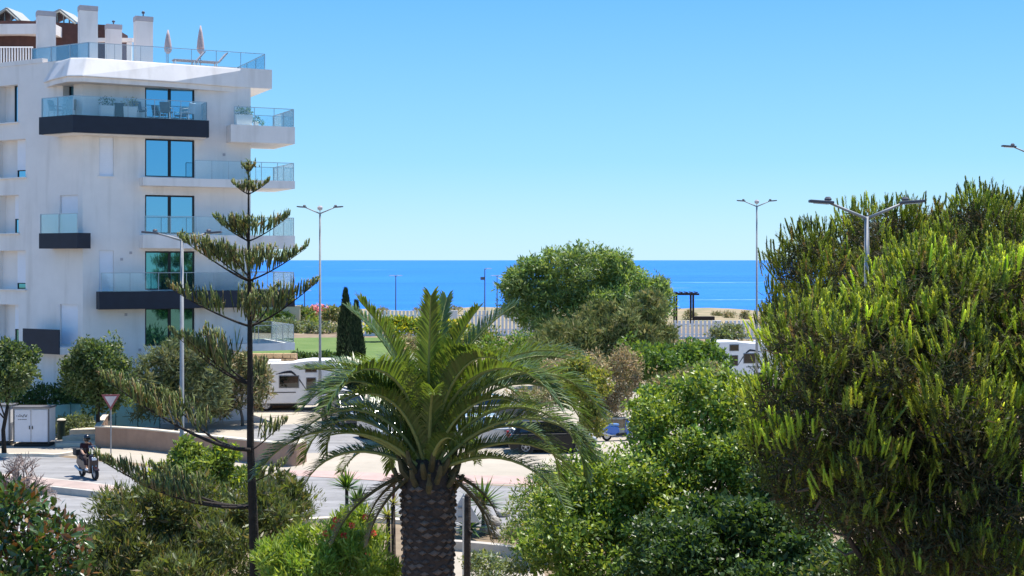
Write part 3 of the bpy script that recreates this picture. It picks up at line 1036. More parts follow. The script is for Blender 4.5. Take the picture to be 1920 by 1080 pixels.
pp, d = crown_points([(np.array((0, 0, .36)), np.array((.2, .2, .18))), (np.array((.3, 0, .2)), np.array((.14, .14, .12)))], 140, rng, .8)
scatter('foliage', LEAF, pp, d, rand_unit(rng, 140), .12, .05, mix_cols(rng, 140, GREEN_DARK), LM, o)

def balcony_chair(px, out, label, m, turn=0.0, rat=False):
    p = FR.pt(FR.t(px, out), out) if px > 160 else LF.pt(LF.t(px, out), out)
    o = thing('balcony_chair', label, 'chair', (p.x, p.y, zb4), math.atan2(FR.u.y, FR.u.x) + turn, group='chairs on the dark upper balcony')
    MB().box((0, 0, .42), (.55, .52, .09)).build('seat', m, o, bevel=.03)
    MB().box((0, .27, .70), (.55, .08, .52), rx=-R_(14)).build('backrest', m, o, bevel=.03)
    for i in (-1, 1):
        for j in (-1, 1):
            MB().tube([(i * .25, j * .23, .38), (i * .28, j * .26, 0)], .022, 5).build('leg', rattan if rat else white_paint, o)
        MB().tube([(i * .28, -.24, .40), (i * .29, -.22, .62), (i * .29, .25, .64)], .022, 5).build('armrest', rattan if rat else white_paint, o)
balcony_chair(130, .6, 'round brown rattan chair on the dark balcony corner', rattan, -.5, True)
balcony_chair(104, .6, 'tilted brown rattan chair at the end of the dark balcony', rattan, .9, True)
balcony_chair(262, .65, 'grey balcony chair between white planter and sliding window', grey_fab, .4)
balcony_chair(312, .65, 'grey cushioned chair in front of the sliding window with white throw', grey_fab, 2.6)
balcony_chair(352, .65, 'white and blue balcony chair before the window edge', mat('pale_blue_fabric', (.55, .66, .75), .9, .08), -2.4)

# ------------------------------------------------------------------ street lamps
def street_lamp(px, d, ytop, label, half=1.28, rise=.33, rot=0.0, fit=False, bird=False):
    zt = Z(ytop, d)
    o = thing('street_lamp', label, 'street lamp', (X(px, d), d, 0), rot, 'two-armed street lamps')
    MB().tube([(0, 0, 0), (0, 0, zt * .3), (0, 0, zt * .31), (0, 0, zt)], [.10, .09, .078, .055], 10).build('pole', metal_grey, o, smooth=True)
    MB().lathe([(.16, 0), (.16, .04), (.12, .06), (.115, .35), (.10, .37)], sides=10).build('pole_base', metal_grey, o)
    for s in (-1, 1):
        a = MB().tube([(0, 0, zt - .05), (s * half * .35, 0, zt + rise * .42), (s * (half - .42), 0, zt + rise * .95)], [.04, .036, .03], 7).build('arm', metal_grey, o, smooth=True)
        MB().box((s * (half - .2), 0, zt + rise + .02), (.58, .24, .07), ry=-s * R_(4)).build('lamp_head', lamp_dark, a, bevel=.025)
        MB().box((s * (half - .2), 0, zt + rise - .025), (.36, .17, .012), ry=-s * R_(4)).build('led_lens', head_glass, a)
        MB().lathe([(.08, 0), (.09, .04), (.05, .09)], (s * (half - .36), 0, zt + rise + .05), 8).build('sensor_cap', lamp_dark, a)
    if fit:
        MB().tube([(0, 0, zt - .02), (0, 0, zt + .28)], .025, 6).lathe([(.06, zt + .14), (.15, zt + .20), (.16, zt + .32), (.08, zt + .42)], sides=10).build('top_fitting', grey_cap, o)
    return o
street_lamp(600, 82, 399, 'tall two-armed street lamp behind the white motorhome', fit=True)
street_lamp(1419, 95, 386, 'tall slim two-armed street lamp beside the far white motorhome', fit=True)
street_lamp(1625, 33, 406, 'two-armed street lamp rising between the two pines')
street_lamp(341, 47.6, 448, 'two-armed street lamp standing before the white apartment block', rise=.2)
street_lamp(1940, 58, 290, 'tall two-armed street lamp with one arm showing high over the pine top')

def promenade_lamp(px, d, ytop, label, two=True):
    zt = Z(ytop, d)
    o = thing('promenade_lamp', label, 'street lamp', (X(px, d), d, .9), .5, 'promenade lamps by the sea')
    h = zt - .9
    MB().tube([(0, 0, -.6), (0, 0, h)], [.10, .06], 7).build('pole', lamp_dark, o)
    for s in ((-1, 1) if two else (1,)):
        MB().box((s * .55, 0, h + .03), (.8, .35, .1)).build('lamp_head', white_paint, o)
        MB().tube([(0, 0, h - .1), (s * .3, 0, h)], .04, 5).build('arm', lamp_dark, o)
    return o
promenade_lamp(742, 200, 517, 'promenade lamp with white heads above the fanned palm leaf')
pl = promenade_lamp(909, 190, 504, 'tall dark promenade lamp with a small box beside the big tree', False)
MB().box((-.35, 0, (Z(522, 190) - .9)), (.45, .4, .4)).build('speaker_box', lamp_dark, pl)
promenade_lamp(932, 205, 517, 'promenade lamp half hidden by the edge of the big tree')
promenade_lamp(571, 195, 545, 'short promenade lamp above the pink flowers', False)

# ------------------------------------------------------------------ sea side: fence, pergola
def picket_fence(px0, px1, d, y0, y1, pitch_px, label, piers=()):
    z0, z1 = Z(y1, d), Z(y0, d)
    x0, x1 = X(px0, d), X(px1, d)
    o = thing('picket_fence', label, 'fence', (x0, d, 0))
    n = int((px1 - px0) / pitch_px)
    me = None
    wslat = pitch_px * d / F * .62
    for k in range(n):
        if any(abs(px0 + k * pitch_px - q) < 8 for q in piers): continue
        if me is None:
            s = MB().box((0, 0, 0), (wslat, .06, z1 - .1)).build('slat', white_paint, o, bevel=.01, seg=1)
            me = s.data
        else:
            s = link('slat', me, None, o)
        s.location = ((x1 - x0) * (k + .5) / n, 0, (z1 + .1) / 2)
    for zz in (z1 * .25, z1 * .8):
        MB().box(((x1 - x0) / 2, .09, zz), (x1 - x0, .06, .14)).build('rail', white_paint, o)
    for q in piers:
        MB().box((X(q, d) - x0, .02, z1 / 2), (1.0, .35, z1 + .02)).build('pier', white_wall, o, bevel=.02)
    MB().box(((x1 - x0) / 2, .02, .11), (x1 - x0, .22, .22)).build('plinth', white_wall, o)
    return o
picket_fence(668, 1010, 164, 582, 630, 7.0, 'long white picket fence beyond the lawn and yellow flowers', piers=(700, 850))
picket_fence(1262, 1470, 158, 601, 632, 8.0, 'white picket fence below the dark pergola', piers=(1344,))

def pergola():
    d = 186
    x0, x1 = X(1246, d), X(1311, d)
    zt, z0 = Z(550, d), .7
    o = thing('pergola', 'dark timber pergola standing on the dune above the sea', 'pergola', (x0, d, z0))
    for dx in (1.6, x1 - x0 - .8):
        for dy in (0, 2.6):
            MB().box((dx, dy, (zt - z0) / 2 - .3), (.24, .24, zt - z0 + .2)).build('post', timber_dark, o)
    for dy in (0, 2.6):
        MB().box(((x1 - x0) / 2, dy, zt - z0 - .12), (x1 - x0, .26, .26)).build('beam', timber_dark, o)
    for k in range(7):
        MB().box((.3 + k * (x1 - x0 - .6) / 6, 1.3, zt - z0 + .13), (.14, 3.4, .12)).build('rafter', timber_dark, o)
    MB().box((x1 - x0 + .6, 0, .45), (2.8, 1.2, .5)).build('bench', timber_dark, o)
pergola()

# ------------------------------------------------------------------ vehicles
def wheel(parent, x, y, r, wdt=.2, name='wheel'):
    s = 1 if y > 0 else -1
    o = MB().lathe([(r * .62, -wdt / 2), (r * .95, -wdt / 2), (r, -wdt * .3), (r, wdt * .3), (r * .95, wdt / 2), (r * .62, wdt / 2)], (x, y, r), 20, 'Y', cap=False).build(name, rubber, parent, smooth=False)
    mb = MB().lathe([(r * .63, -wdt * .3), (r * .63, wdt * .46), (r * .56, wdt * .44), (r * .54, wdt * .34), (r * .2, wdt * .36), (r * .14, wdt * .44)], (0, 0, 0), 20, 'Y')
    if s < 0: mb.v = [(a, -b, c) for a, b, c in mb.v]
    mb.v = [(a + x, b + y, c + r) for a, b, c in mb.v]
    rim = mb.build('rim', alloy, o)
    m2 = MB()
    for k in range(5):
        q = 2 * math.pi * k / 5 + .3
        m2.box((x + math.cos(q) * r * .36, y + s * wdt * .42, r + math.sin(q) * r * .36), (r * .46, .02, r * .13), ry=-q)
    m2.build('spokes', mat('spoke_dark', (.25, .25, .26), .4, .05, metal=.6), o)
    return o

def make_car(label, loc, rz, paint, L=4.2, W=1.76, H=1.5, suv=False, group='cars in the car park'):
    o = thing('parked_car', label, 'car', loc, rz, group)
    c = .22 + (.05 if suv else 0)
    bl = .92 + (.1 if suv else 0)
    h = L / 2
    prof = [(-h + .06, c), (-h, c + .2), (-h + .03, bl - .1), (-h + .18, bl), (h - 1.25, bl + .02), (h - .55, bl - .08), (h - .1, bl - .26), (h, c + .28), (h - .05, c)]
    MB().extrude_xz(prof, -W / 2, W / 2).build('body', paint, o, smooth=False, bevel=.07, seg=3)
    # cabin
    r0, r1 = -h + .16, h - 1.15
    t0, t1 = -h + .62, h - 1.95
    mb = MB()
    wl, wt = W / 2 - .05, W / 2 - .24
    V = [(r0, -wl, bl - .03), (r1, -wl, bl - .03), (t1, -wt, H), (t0, -wt, H), (r0, wl, bl - .03), (r1, wl, bl - .03), (t1, wt, H), (t0, wt, H)]
    mb.add(V, [(0, 1, 2, 3), (7, 6, 5, 4), (1, 5, 6, 2), (4, 0, 3, 7), (3, 2, 6, 7), (0, 4, 5, 1)])
    cab = mb.build('cabin', paint, o, bevel=.06, seg=3)
    def quad_on(a, b, c_, d_, name, off=.02):
        a, b, c_, d_ = map(Vector, (a, b, c_, d_))
        n = (b - a).cross(d_ - a).normalized()
        cen = Vector((t0 / 2 + t1 / 2, 0, bl + .2))
        if n.dot((a + c_) / 2 - cen) < 0: n = -n
        q = [v + n * off for v in (a, b, c_, d_)] + [v - n * .02 for v in (a, b, c_, d_)]
        MB().add(q, [(0, 1, 2, 3), (7, 6, 5, 4), (0, 4, 5, 1), (1, 5, 6, 2), (2, 6, 7, 3), (3, 7, 4, 0)]).build(name, car_glass, cab)
    def lp(a, b, t): return tuple(a[i] + (b[i] - a[i]) * t for i in range(3))
    for s in (0, 4):
        A, B, Cq, D = V[s], V[s + 1], V[s + 2], V[s + 3]
        def uv(u, v): return lp(lp(A, B, u), lp(D, Cq, u), v)
        quad_on(uv(.10, .16), uv(.52, .16), uv(.50, .86), uv(.10, .86), 'side_window')
        quad_on(uv(.56, .16), uv(.92, .16), uv(.92, .86), uv(.54, .86), 'side_window')
    quad_on(lp(lp(V[1], V[5], .07), lp(V[2], V[6], .07), .14), lp(lp(V[1], V[5], .93), lp(V[2], V[6], .93), .14), lp(lp(V[1], V[5], .93), lp(V[2], V[6], .93), .9), lp(lp(V[1], V[5], .07), lp(V[2], V[6], .07), .9), 'windscreen')
    quad_on(lp(lp(V[0], V[4], .07), lp(V[3], V[7], .07), .2), lp(lp(V[0], V[4], .93), lp(V[3], V[7], .93), .2), lp(lp(V[0], V[4], .93), lp(V[3], V[7], .93), .85), lp(lp(V[0], V[4], .07), lp(V[3], V[7], .07), .85), 'rear_window')
    r = .32 + (.04 if suv else 0)
    for x in (-h + .78, h - .80):
        for s in (-1, 1):
            MB().lathe([(r + .07, -.02), (r + .07, .02)], (x, s * (W / 2 - .005), r + .01), 20, 'Y').build('wheel_arch', black_plastic, o)
            wheel(o, x, s * (W / 2 - .06), r, .2)
    for s in (-1, 1):
        MB().box((h - .12, s * (W / 2 - .30), bl - .27), (.22, .38, .15), rz=-s * .35).build('headlight', head_glass, o, bevel=.03)
        MB().box((-h + .05, s * (W / 2 - .2), bl - .16), (.12, .24, .26)).build('tail_light', red_glass, o, bevel=.03)
        MB().box((h - 1.38, s * (W / 2 + .07), bl + .08), (.12, .18, .13)).build('mirror', paint, o, bevel=.03)
        for x in (-.35, .55):
            MB().box((x, s * (W / 2 + .008), bl - .12), (.18, .03, .03)).build('door_handle', black_plastic, o)
    MB().box((h - .02, 0, c + .2), (.06, W * .55, .14)).build('grille', black_plastic, o)
    MB().box((0, 0, c + .01), (L * .93, W * .98, .07)).build('sill', black_plastic, o)
    MB().box((h + .015, 0, c + .16), (.02, .5, .11)).build('number_plate', white_paint, o)
    return o
p_silver = mat('silver_paint', (.50, .52, .54), .3, .03, metal=.5, coat=.6)
p_black = mat('black_paint', (.008, .009, .011), .35, .05, spec=.25, coat=.15)
p_navy = mat('navy_paint', (.014, .018, .035), .25, .05, coat=.8)
p_white = mat('white_car_paint', (.80, .80, .80), .3, .03, coat=.6)
p_blue = mat('blue_car_paint', (.05, .22, .42), .28, .05, coat=.8)
p_pale = mat('pale_blue_paint', (.34, .47, .60), .3, .05, coat=.5)
make_car('silver car with alloy wheels behind the palm beside a black car', (X(925, 66.6), 67.2, .004), R_(4), p_silver)
make_car('black car parked just past the silver car', (X(1034, 64.6), 65.2, .004), R_(4), p_black, L=4.1)
make_car('dark navy car glimpsed through palm leaves near the white van', (X(652, 76), 76, .004), R_(-62), p_navy, suv=True, H=1.68)
make_car('pale silver car with dark windscreen seen through the palm crown', (X(722, 69), 69, .004), R_(-68), p_silver, H=1.55)
make_car('dark grey car seen through palm leaves right of the crown', (X(930, 78), 78, .004), R_(20), mat('dark_grey_paint', (.10, .105, .11), .3, .05, metal=.4, coat=.6), H=1.42)
make_car('blue car mostly hidden in front of the far white motorhome', (X(1412, 83), 83, .004), R_(8), p_blue, suv=True, H=1.72)
make_car('pale blue car with sloping bonnet behind the round street tree', (X(240, 76.5), 77.5, .004), R_(-6), p_pale, H=1.45)

def motorhome(label, loc, rz):
    o = thing('motorhome', label, 'motorhome', loc, rz, 'white motorhomes in the car park')
    body = mat('motorhome_white', (.80, .80, .81), .4, .03, dirt=.06)
    W = 2.25
    prof = [(-3.0, .45), (-3.05, 2.6), (-2.9, 2.82), (-.2, 2.88), (1.0, 3.02), (2.2, 3.0), (2.85, 2.75), (3.0, 2.35), (2.2, 2.0), (1.75, 1.9), (1.75, .45)]
    MB().extrude_xz(prof, -W / 2, W / 2).build('body', body, o, bevel=.09, seg=3)
    cabp = [(1.7, .4), (1.7, 1.95), (2.2, 1.93), (2.75, 1.35), (3.45, 1.1), (3.55, .75), (3.5, .38)]
    cb = MB().extrude_xz(cabp, -W / 2 + .12, W / 2 - .12).build('cab', body, o, bevel=.07, seg=3)
    MB().add([(2.27, -.85, 1.88), (2.27, .85, 1.88), (2.76, .9, 1.39), (2.76, -.9, 1.39)], [(0, 1, 2, 3)]).build('windscreen', car_glass, cb)
    for s in (-1, 1):
        y = s * (W / 2 + .012)
        yc = s * (W / 2 - .12 + .012)
        MB().extrude_xz([(1.85, 1.32), (1.85, 1.84), (2.2, 1.84), (2.66, 1.32)], yc - .015, yc + .015).build('cab_window', car_glass, cb)
        for (x0, x1, z0, z1) in ((-.80, .30, 1.42, 2.08), (.74, 1.36, 2.34, 2.74), (.80, 1.30, 1.25, 1.95)):
            f = MB().box(((x0 + x1) / 2, y, (z0 + z1) / 2), (x1 - x0 + .1, .03, z1 - z0 + .1)).build('window_frame', mat('van_grey', (.2, .21, .23), .5), o, bevel=.012)
            MB().box(((x0 + x1) / 2, y + s * .012, (z0 + z1) / 2), (x1 - x0, .03, z1 - z0)).build('pane', car_glass, f)
        MB().box((1.05, y - s * .004, 1.3), (.66, .014, 1.85)).build('door', body, o, bevel=.004)
        mb = MB()
        path = []
        for k in range(13):
            q = k / 12
            path.append((-1.0 + 1.75 * q, 2.2 - .75 * max(0, q - .5) ** 1.3 * 3 + .14 * math.sin(q * 3.1)))
        for k in range(12):
            (xa, za), (xb, zb) = path[k], path[k + 1]
            wd = .025 + .05 * math.sin(math.pi * k / 12)
            mb.add([(xa, y + s * .004, za - wd), (xb, y + s * .004, zb - wd), (xb, y + s * .004, zb + wd), (xa, y + s * .004, za + wd)], [(0, 1, 2, 3)])
        mb.build('swoosh_stripe', slate, o)
        MB().box((-.6, y, 1.12), (1.5, .012, .05)).build('side_stripe', slate, o)
        for x in (-1.6, 2.55):
            wheel(o, x, s * (W / 2 - .2), .36, .22)
        MB().box((-3.07, s * .85, 1.0), (.05, .2, .42)).build('tail_light', red_glass, o)
        MB().box((3.52, s * .75, .92), (.12, .3, .22)).build('headlight', head_glass, o, bevel=.03)
    MB().box((-.8, 0, .42), (4.2, W * .9, .18)).build('chassis', black_plastic, o)
    MB().box((-1.2, 0, 2.92), (.7, .7, .14)).build('roof_vent', white_paint, o, bevel=.03)
    MB().box((-3.06, 0, 1.8), (.03, 1.1, .6)).build('rear_window', car_glass, o)
    return o
motorhome('white motorhome with dark swoosh windows beside the tall street lamp', (X(548, 82.5), 83.5, .004), R_(4))
motorhome('far white motorhome parked beyond the blue car near the pine', (X(1398, 102), 103, .004), R_(188))
# white panel van seen through the palm
def panel_van(label, loc, rz):
    o = thing('panel_van', label, 'van', loc, rz)
    W = 1.95
    prof = [(-2.5, .4), (-2.55, 2.1), (-2.4, 2.35), (.9, 2.4), (1.25, 2.28), (1.75, 1.35), (2.5, 1.08), (2.6, .75), (2.55, .38)]
    MB().extrude_xz(prof, -W / 2, W / 2).build('body', p_white, o, bevel=.12, seg=3)
    MB().add([(1.30, -.82, 2.2), (1.30, .82, 2.2), (1.74, .86, 1.40), (1.74, -.86, 1.40)], [(0, 1, 2, 3)]).build('windscreen', car_glass, o)
    for v in o.children[-1].data.vertices: v.co.x += .05; v.co.z += .02
    for s in (-1, 1):
        MB().extrude_xz([(.5, 1.4), (.5, 2.1), (1.15, 2.1), (1.55, 1.4)], s * W / 2 - .012, s * W / 2 + .012).build('cab_window', car_glass, o)
        for x in (-1.55, 1.7): wheel(o, x, s * (W / 2 - .08), .34, .21)
        MB().box((2.45, s * .7, .95), (.2, .35, .2)).build('headlight', head_glass, o, bevel=.03)
        MB().box((1.55, s * (W / 2 + .12), 1.5), (.12, .16, .28)).build('mirror', black_plastic, o, bevel=.03)
    MB().box((2.57, 0, .62), (.06, 1.3, .2)).build('grille', black_plastic, o)
panel_van('white van with rounded roof glimpsed through the palm leaves', (X(728, 78), 79.5, .004), R_(-75))

# scooters
def scooter(name, label, loc, rz, paint, seat_m, group=None, case=True):
    o = thing(name, label, 'scooter', loc, rz, group)
    for x in (-.62, .66):
        wheel(o, x, 0.0001, .25, .12)
    MB().extrude_xz([(-.95, .55), (-.85, .80), (-.05, .70), (.02, .42), (-.3, .28), (-.6, .35)], -.15, .15).build('rear_body', paint, o, bevel=.05, seg=3)
    MB().extrude_xz([(-.15, .25), (-.2, .36), (.42, .36), (.45, .25)], -.16, .16).build('floorboard', black_plastic, o, bevel=.02)
    MB().extrude_xz([(.36, .28), (.40, .95), (.47, 1.0), (.58, .80), (.55, .30)], -.19, .19).build('front_shield', paint, o, bevel=.05, seg=3)
    MB().extrude_xz([(.48, .44), (.62, .54), (.9, .46), (.92, .40), (.66, .48)], -.085, .085).build('front_mudguard', paint, o, bevel=.02)
    MB().box((-.42, 0, .80), (.82, .29, .12), ry=R_(3)).build('seat', seat_m, o, bevel=.045, seg=3)
    hb = MB().tube([(.36, -.34, 1.02), (.42, -.12, 1.02), (.42, .12, 1.02), (.36, .34, 1.02)], .022, 6).build('handlebar', black_plastic, o)
    for s in (-1, 1):
        MB().tube([(.40, s * .22, 1.03), (.38, s * .30, 1.22)], .01, 5).box((.375, s * .31, 1.25), (.02, .12, .07)).build('mirror', black_plastic, hb)
        MB().tube([(.66, s * .08, .25), (.46, s * .07, .85)], .022, 6).build('fork', alloy, o)
    MB().box((.56, 0, .86), (.08, .2, .14)).build('headlight', head_glass, o, bevel=.03)
    MB().extrude_xz([(.50, .98), (.36, 1.38), (.38, 1.39), (.53, 1.0)], -.16, .16).build('windshield', rail_glass, o)
    MB().tube([(-.2, -.16, .3), (-.5, -.19, .3), (-.9, -.19, .42)], [.03, .05, .055], 8).build('exhaust', alloy, o)
    MB().box((-.93, 0, .60), (.05, .2, .08)).build('tail_light', red_glass, o)
    if case:
        MB().box((-1.0, 0, .99), (.36, .40, .30)).build('top_case', black_plastic, o, bevel=.06, seg=3)
        MB().box((-.9, 0, .80), (.3, .16, .04)).build('rack', black_plastic, o)
    return o
sc_red = mat('dark_red_paint', (.022, .006, .008), .3, .1, coat=.6)
sp = G(166, 897)
SC_RZ = R_(-50)
scooter('motor_scooter', 'dark red motor scooter ridden along the road by the median', (sp.x, sp.y, .010), SC_RZ, sc_red, black_plastic)
bp_ = G(1160, 826)
scooter('parked_scooter', 'blue and white scooter parked by the low stone wall', (bp_.x, bp_.y, .006), R_(14), mat('bright_blue', (.03, .16, .55), .3, .05, coat=.6), mat('blue_seat', (.10, .25, .55), .5))

# rider
skin_m = mat('skin', (.42, .25, .17), .6, .06)
cloth_dark = mat('dark_red_top', (.035, .010, .013), .9, .2, 10)
cloth_trs = mat('dark_trousers', (.030, .020, .024), .9, .2, 10)
def skinned(name, verts, edges, radii, m, parent, root=0, sub=2):
    me = bpy.data.meshes.new(name)
    me.from_pydata(verts, edges, [])
    o = link(name, me, m, parent)
    sk = o.modifiers.new('skin', 'SKIN')
    sk.use_smooth_shade = True
    if not me.skin_vertices:
        bm = bmesh.new(); bm.from_mesh(me); bm.verts.layers.skin.verify(); bm.to_mesh(me); bm.free()
    for i, r in enumerate(radii):
        r = r if hasattr(r, '__len__') else (r, r)
        me.skin_vertices[0].data[i].radius = r
        me.skin_vertices[0].data[i].use_root = (i == root)
    s2 = o.modifiers.new('sub', 'SUBSURF')
    s2.levels = s2.render_levels = sub
    return o
rider = thing('person', 'person in dark red top and black helmet riding the scooter', 'person', (sp.x, sp.y, .010), SC_RZ)
V = [(-.38, 0, .92), (-.34, 0, 1.12), (-.28, 0, 1.32), (-.24, 0, 1.42), (-.20, 0, 1.52), (-.17, 0, 1.60)]
E = [(0, 1), (1, 2), (2, 3), (3, 4), (4, 5)]
Rad = [(.16, .13), (.15, .12), (.17, .12), (.10, .09), (.055, .055), (.09, .10)]
for s in (-1, 1):
    b = len(V)
    V += [(-.27, s * .17, 1.36), (-.10, s * .26, 1.16), (.16, s * .29, 1.05), (.32, s * .29, 1.035)]
    E += [(2, b), (b, b + 1), (b + 1, b + 2), (b + 2, b + 3)]
    Rad += [.075, .055, .042, .03]
    b = len(V)
    V += [(-.34, s * .11, .90), (.08, s * .19, .84), (.16, s * .17, .46), (.28, s * .17, .42)]
    E += [(0, b), (b, b + 1), (b + 1, b + 2), (b + 2, b + 3)]
    Rad += [.10, .075, .05, .04]
skinned('body', V, E, Rad, skin_m, rider)
V = [(-.38, 0, .93), (-.34, 0, 1.12), (-.28, 0, 1.32), (-.245, 0, 1.40)]
E = [(0, 1), (1, 2), (2, 3)]
Rad = [(.18, .15), (.17, .14), (.19, .14), (.12, .10)]
for s in (-1, 1):
    b = len(V)
    V += [(-.27, s * .17, 1.36), (-.13, s * .245, 1.19)]
    E += [(2, b), (b, b + 1)]
    Rad += [.095, .075]
skinned('jacket', V, E, Rad, cloth_dark, rider)
V = [(-.38, 0, .92)]; E = []; Rad = [(.17, .15)]
for s in (-1, 1):
    b = len(V)
    V += [(-.34, s * .11, .90), (.08, s * .19, .845), (.15, s * .17, .54)]
    E += [(0, b), (b, b + 1), (b + 1, b + 2)]
    Rad += [.115, .09, .065]
skinned('trousers', V, E, Rad, cloth_trs, rider)
mb = MB().lathe([(.09, -.13), (.135, -.08), (.15, 0), (.135, .08), (.08, .14), (.01, .155)], (-.17, 0, 1.63), 14)
hl = mb.build('helmet', mat('black_helmet', (.008, .008, .010), .25, .05, coat=.6), rider, smooth=True)
MB().box((-.045, 0, 1.62), (.05, .20, .11), ry=-R_(8)).build('visor', car_glass, hl, bevel=.02)
for s in (-1, 1):
    MB().box((.25, s * .17, .405), (.27, .095, .085)).build('shoe', white_paint, rider, bevel=.03)
    hm = MB()
    for k in range(4):
        hm.tube([(.335, s * (.25 + .021 * k), 1.055), (.375, s * (.25 + .021 * k), 1.06), (.40, s * (.25 + .021 * k), 1.03), (.385, s * (.25 + .021 * k), 1.0)], [.011, .011, .010, .008], 5)
    hm.tube([(.335, s * .245, 1.035), (.36, s * .235, 1.005), (.39, s * .235, 1.0)], [.012, .011, .009], 5)
    hm.build('fingers', skin_m, rider)

# ------------------------------------------------------------------ street furniture
def warning_triangle(mb, c, s, y, up=False):
    h = s * .866
    if up: pts = [(-s / 2, -h / 3), (s / 2, -h / 3), (0, 2 * h / 3)]
    else: pts = [(-s / 2, h / 3), (0, -2 * h / 3), (s / 2, h / 3)]
    mb.extrude_xz([(c[0] + a, c[1] + b) for a, b in pts], y - .012, y + .012)
    return mb
p = G(208, 850)
sg = thing('road_sign', 'give way triangle sign with red border in front of the tan wall', 'sign', (p.x, p.y, .014), .1)
zc = Z(750, p.y)
MB().tube([(0, 0, 0), (0, 0, zc + .25)], .03, 8).build('pole', metal_grey, sg)
pb = warning_triangle(MB(), (0, zc), .86, -.05).build('plate', mat('sign_red', (.30, .09, .09), .6), sg, bevel=.008)
warning_triangle(MB(), (0, zc), .56, -.068).build('face', mat('sign_white', (.62, .53, .51), .6), pb)
sg2 = thing('road_sign', 'triangular sign seen from its plain grey back beside the palm trunk', 'sign', (X(869, 38), 38, 0), -.05)
zc = Z(962, 38)
MB().tube([(0, 0, 0), (0, 0, zc + .42)], .032, 8).build('pole', mat('pale_pole', (.62, .60, .55), .5, .05), sg2)
pb = warning_triangle(MB(), (0, zc), .92, .06, True).build('plate', mat('sign_back', (.55, .56, .58), .5, .05, metal=.2), sg2, bevel=.01)
for dz in (-.12, .14):
    MB().box((0, .03, zc + dz), (.3, .03, .04)).build('bracket', metal_grey, pb)
wp = thing('wooden_post', 'dark round wooden post standing right of the palm trunk', 'post', (X(876, 31), 31, 0))
zt = Z(926, 31)
MB().tube([(0, 0, -.1), (0, 0, zt * .5), (.01, 0, zt - .06), (.01, 0, zt)], [.085, .08, .078, .05], 10).build('shaft', bark_m, wp, smooth=True)
MB().tube([(.05, -.05, zt - .9), (.09, -.07, zt - .82)], .05, 6).build('knot', bark_dark, wp)

# white cabinets at the left edge
def cabinet(px0, px1, ytop, ybot, label, marks=False):
    a = G(px0, ybot); d = a.y
    w_ = (px1 - px0) * d / F
    h = (ybot - ytop) * d / F
    o = thing('utility_cabinet', label, 'cabinet', (a.x + w_ / 2, d, .008), group='white utility cabinets')
    body = mat('cabinet_white', (.66, .66, .68), .55, .04, dirt=.12)
    door = mat('cabinet_door', (.72, .73, .80), .5, .03, dirt=.08)
    MB().box((0, .5, h / 2 + .12), (w_, .9, h - .24)).build('body', body, o, bevel=.02)
    MB().box((0, .5, .06), (w_ * .96, .86, .12)).build('plinth', black_plastic, o)
    MB().box((0, .48, h + .03), (w_ + .1, 1.04, .06)).build('roof', mat('cabinet_trim', (.10, .10, .11), .6), o, bevel=.01)
    for s in (-1, 1):
        MB().box((s * (w_ / 2 - .03), .04, h / 2 + .06), (.05, .03, h - .2)).build('frame_post', MATS['cabinet_trim'], o)
        dd = MB().box((s * w_ * .235, .03, h / 2 + .08), (w_ * .43, .04, h - .3)).build('door', door, o, bevel=.008)
        MB().box((s * .07, -.005, h * .5), (.03, .04, .16)).build('handle', black_plastic, dd)
        if marks and s < 0:
            # weathered, unreadable dark lettering near the top of the door
            mk = MB()
            rr = random.Random(4)
            for k in range(7):
                x = -w_ * .39 + k * w_ * .045
                mk.box((x, .007, h * .80 + rr.uniform(-.01, .03)), (.03, .006, rr.uniform(.05, .15)), ry=rr.uniform(-.5, .5))
                if k % 2: mk.box((x + .02, .0065, h * .79), (.07, .006, .025), ry=rr.uniform(-.4, .4))
            for k in range(5):
                mk.box((-w_ * .34 + k * w_ * .05, .007, h * .71), (.07, .006, .03), ry=rr.uniform(-.3, .3))
            mk.build('lettering', MATS['cabinet_trim'], dd)
    return o
cabinet(24, 92, 766, 838, 'white twin-door utility cabinet with dark frame and faded dark lettering', True)
cabinet(-62, 19, 762, 836, 'plain white cabinet left of the twin-door cabinet, behind bare twigs')
p = G(115, 824)
bn = thing('waste_bin', 'narrow dark green bin with pale top beside the hedge', 'bin', (p.x, p.y, .008))
dg = mat('dark_green_metal', (.018, .035, .022), .6, .15)
h = (824 - 786) * p.y / F
MB().lathe([(.19, 0), (.20, .05), (.19, h * .85), (.21, h * .87), (.2, h * .9)], sides=14).build('drum', dg, bn)
MB().lathe([(.20, h * .93), (.23, h * .95), (.2, h * 1.0), (.04, h * 1.04)], sides=14).build('lid', cream_cap, bn)
for s in (-1, 1): MB().box((s * .19, 0, h * .92), (.02, .04, h * .1)).build('bracket', dg, bn)

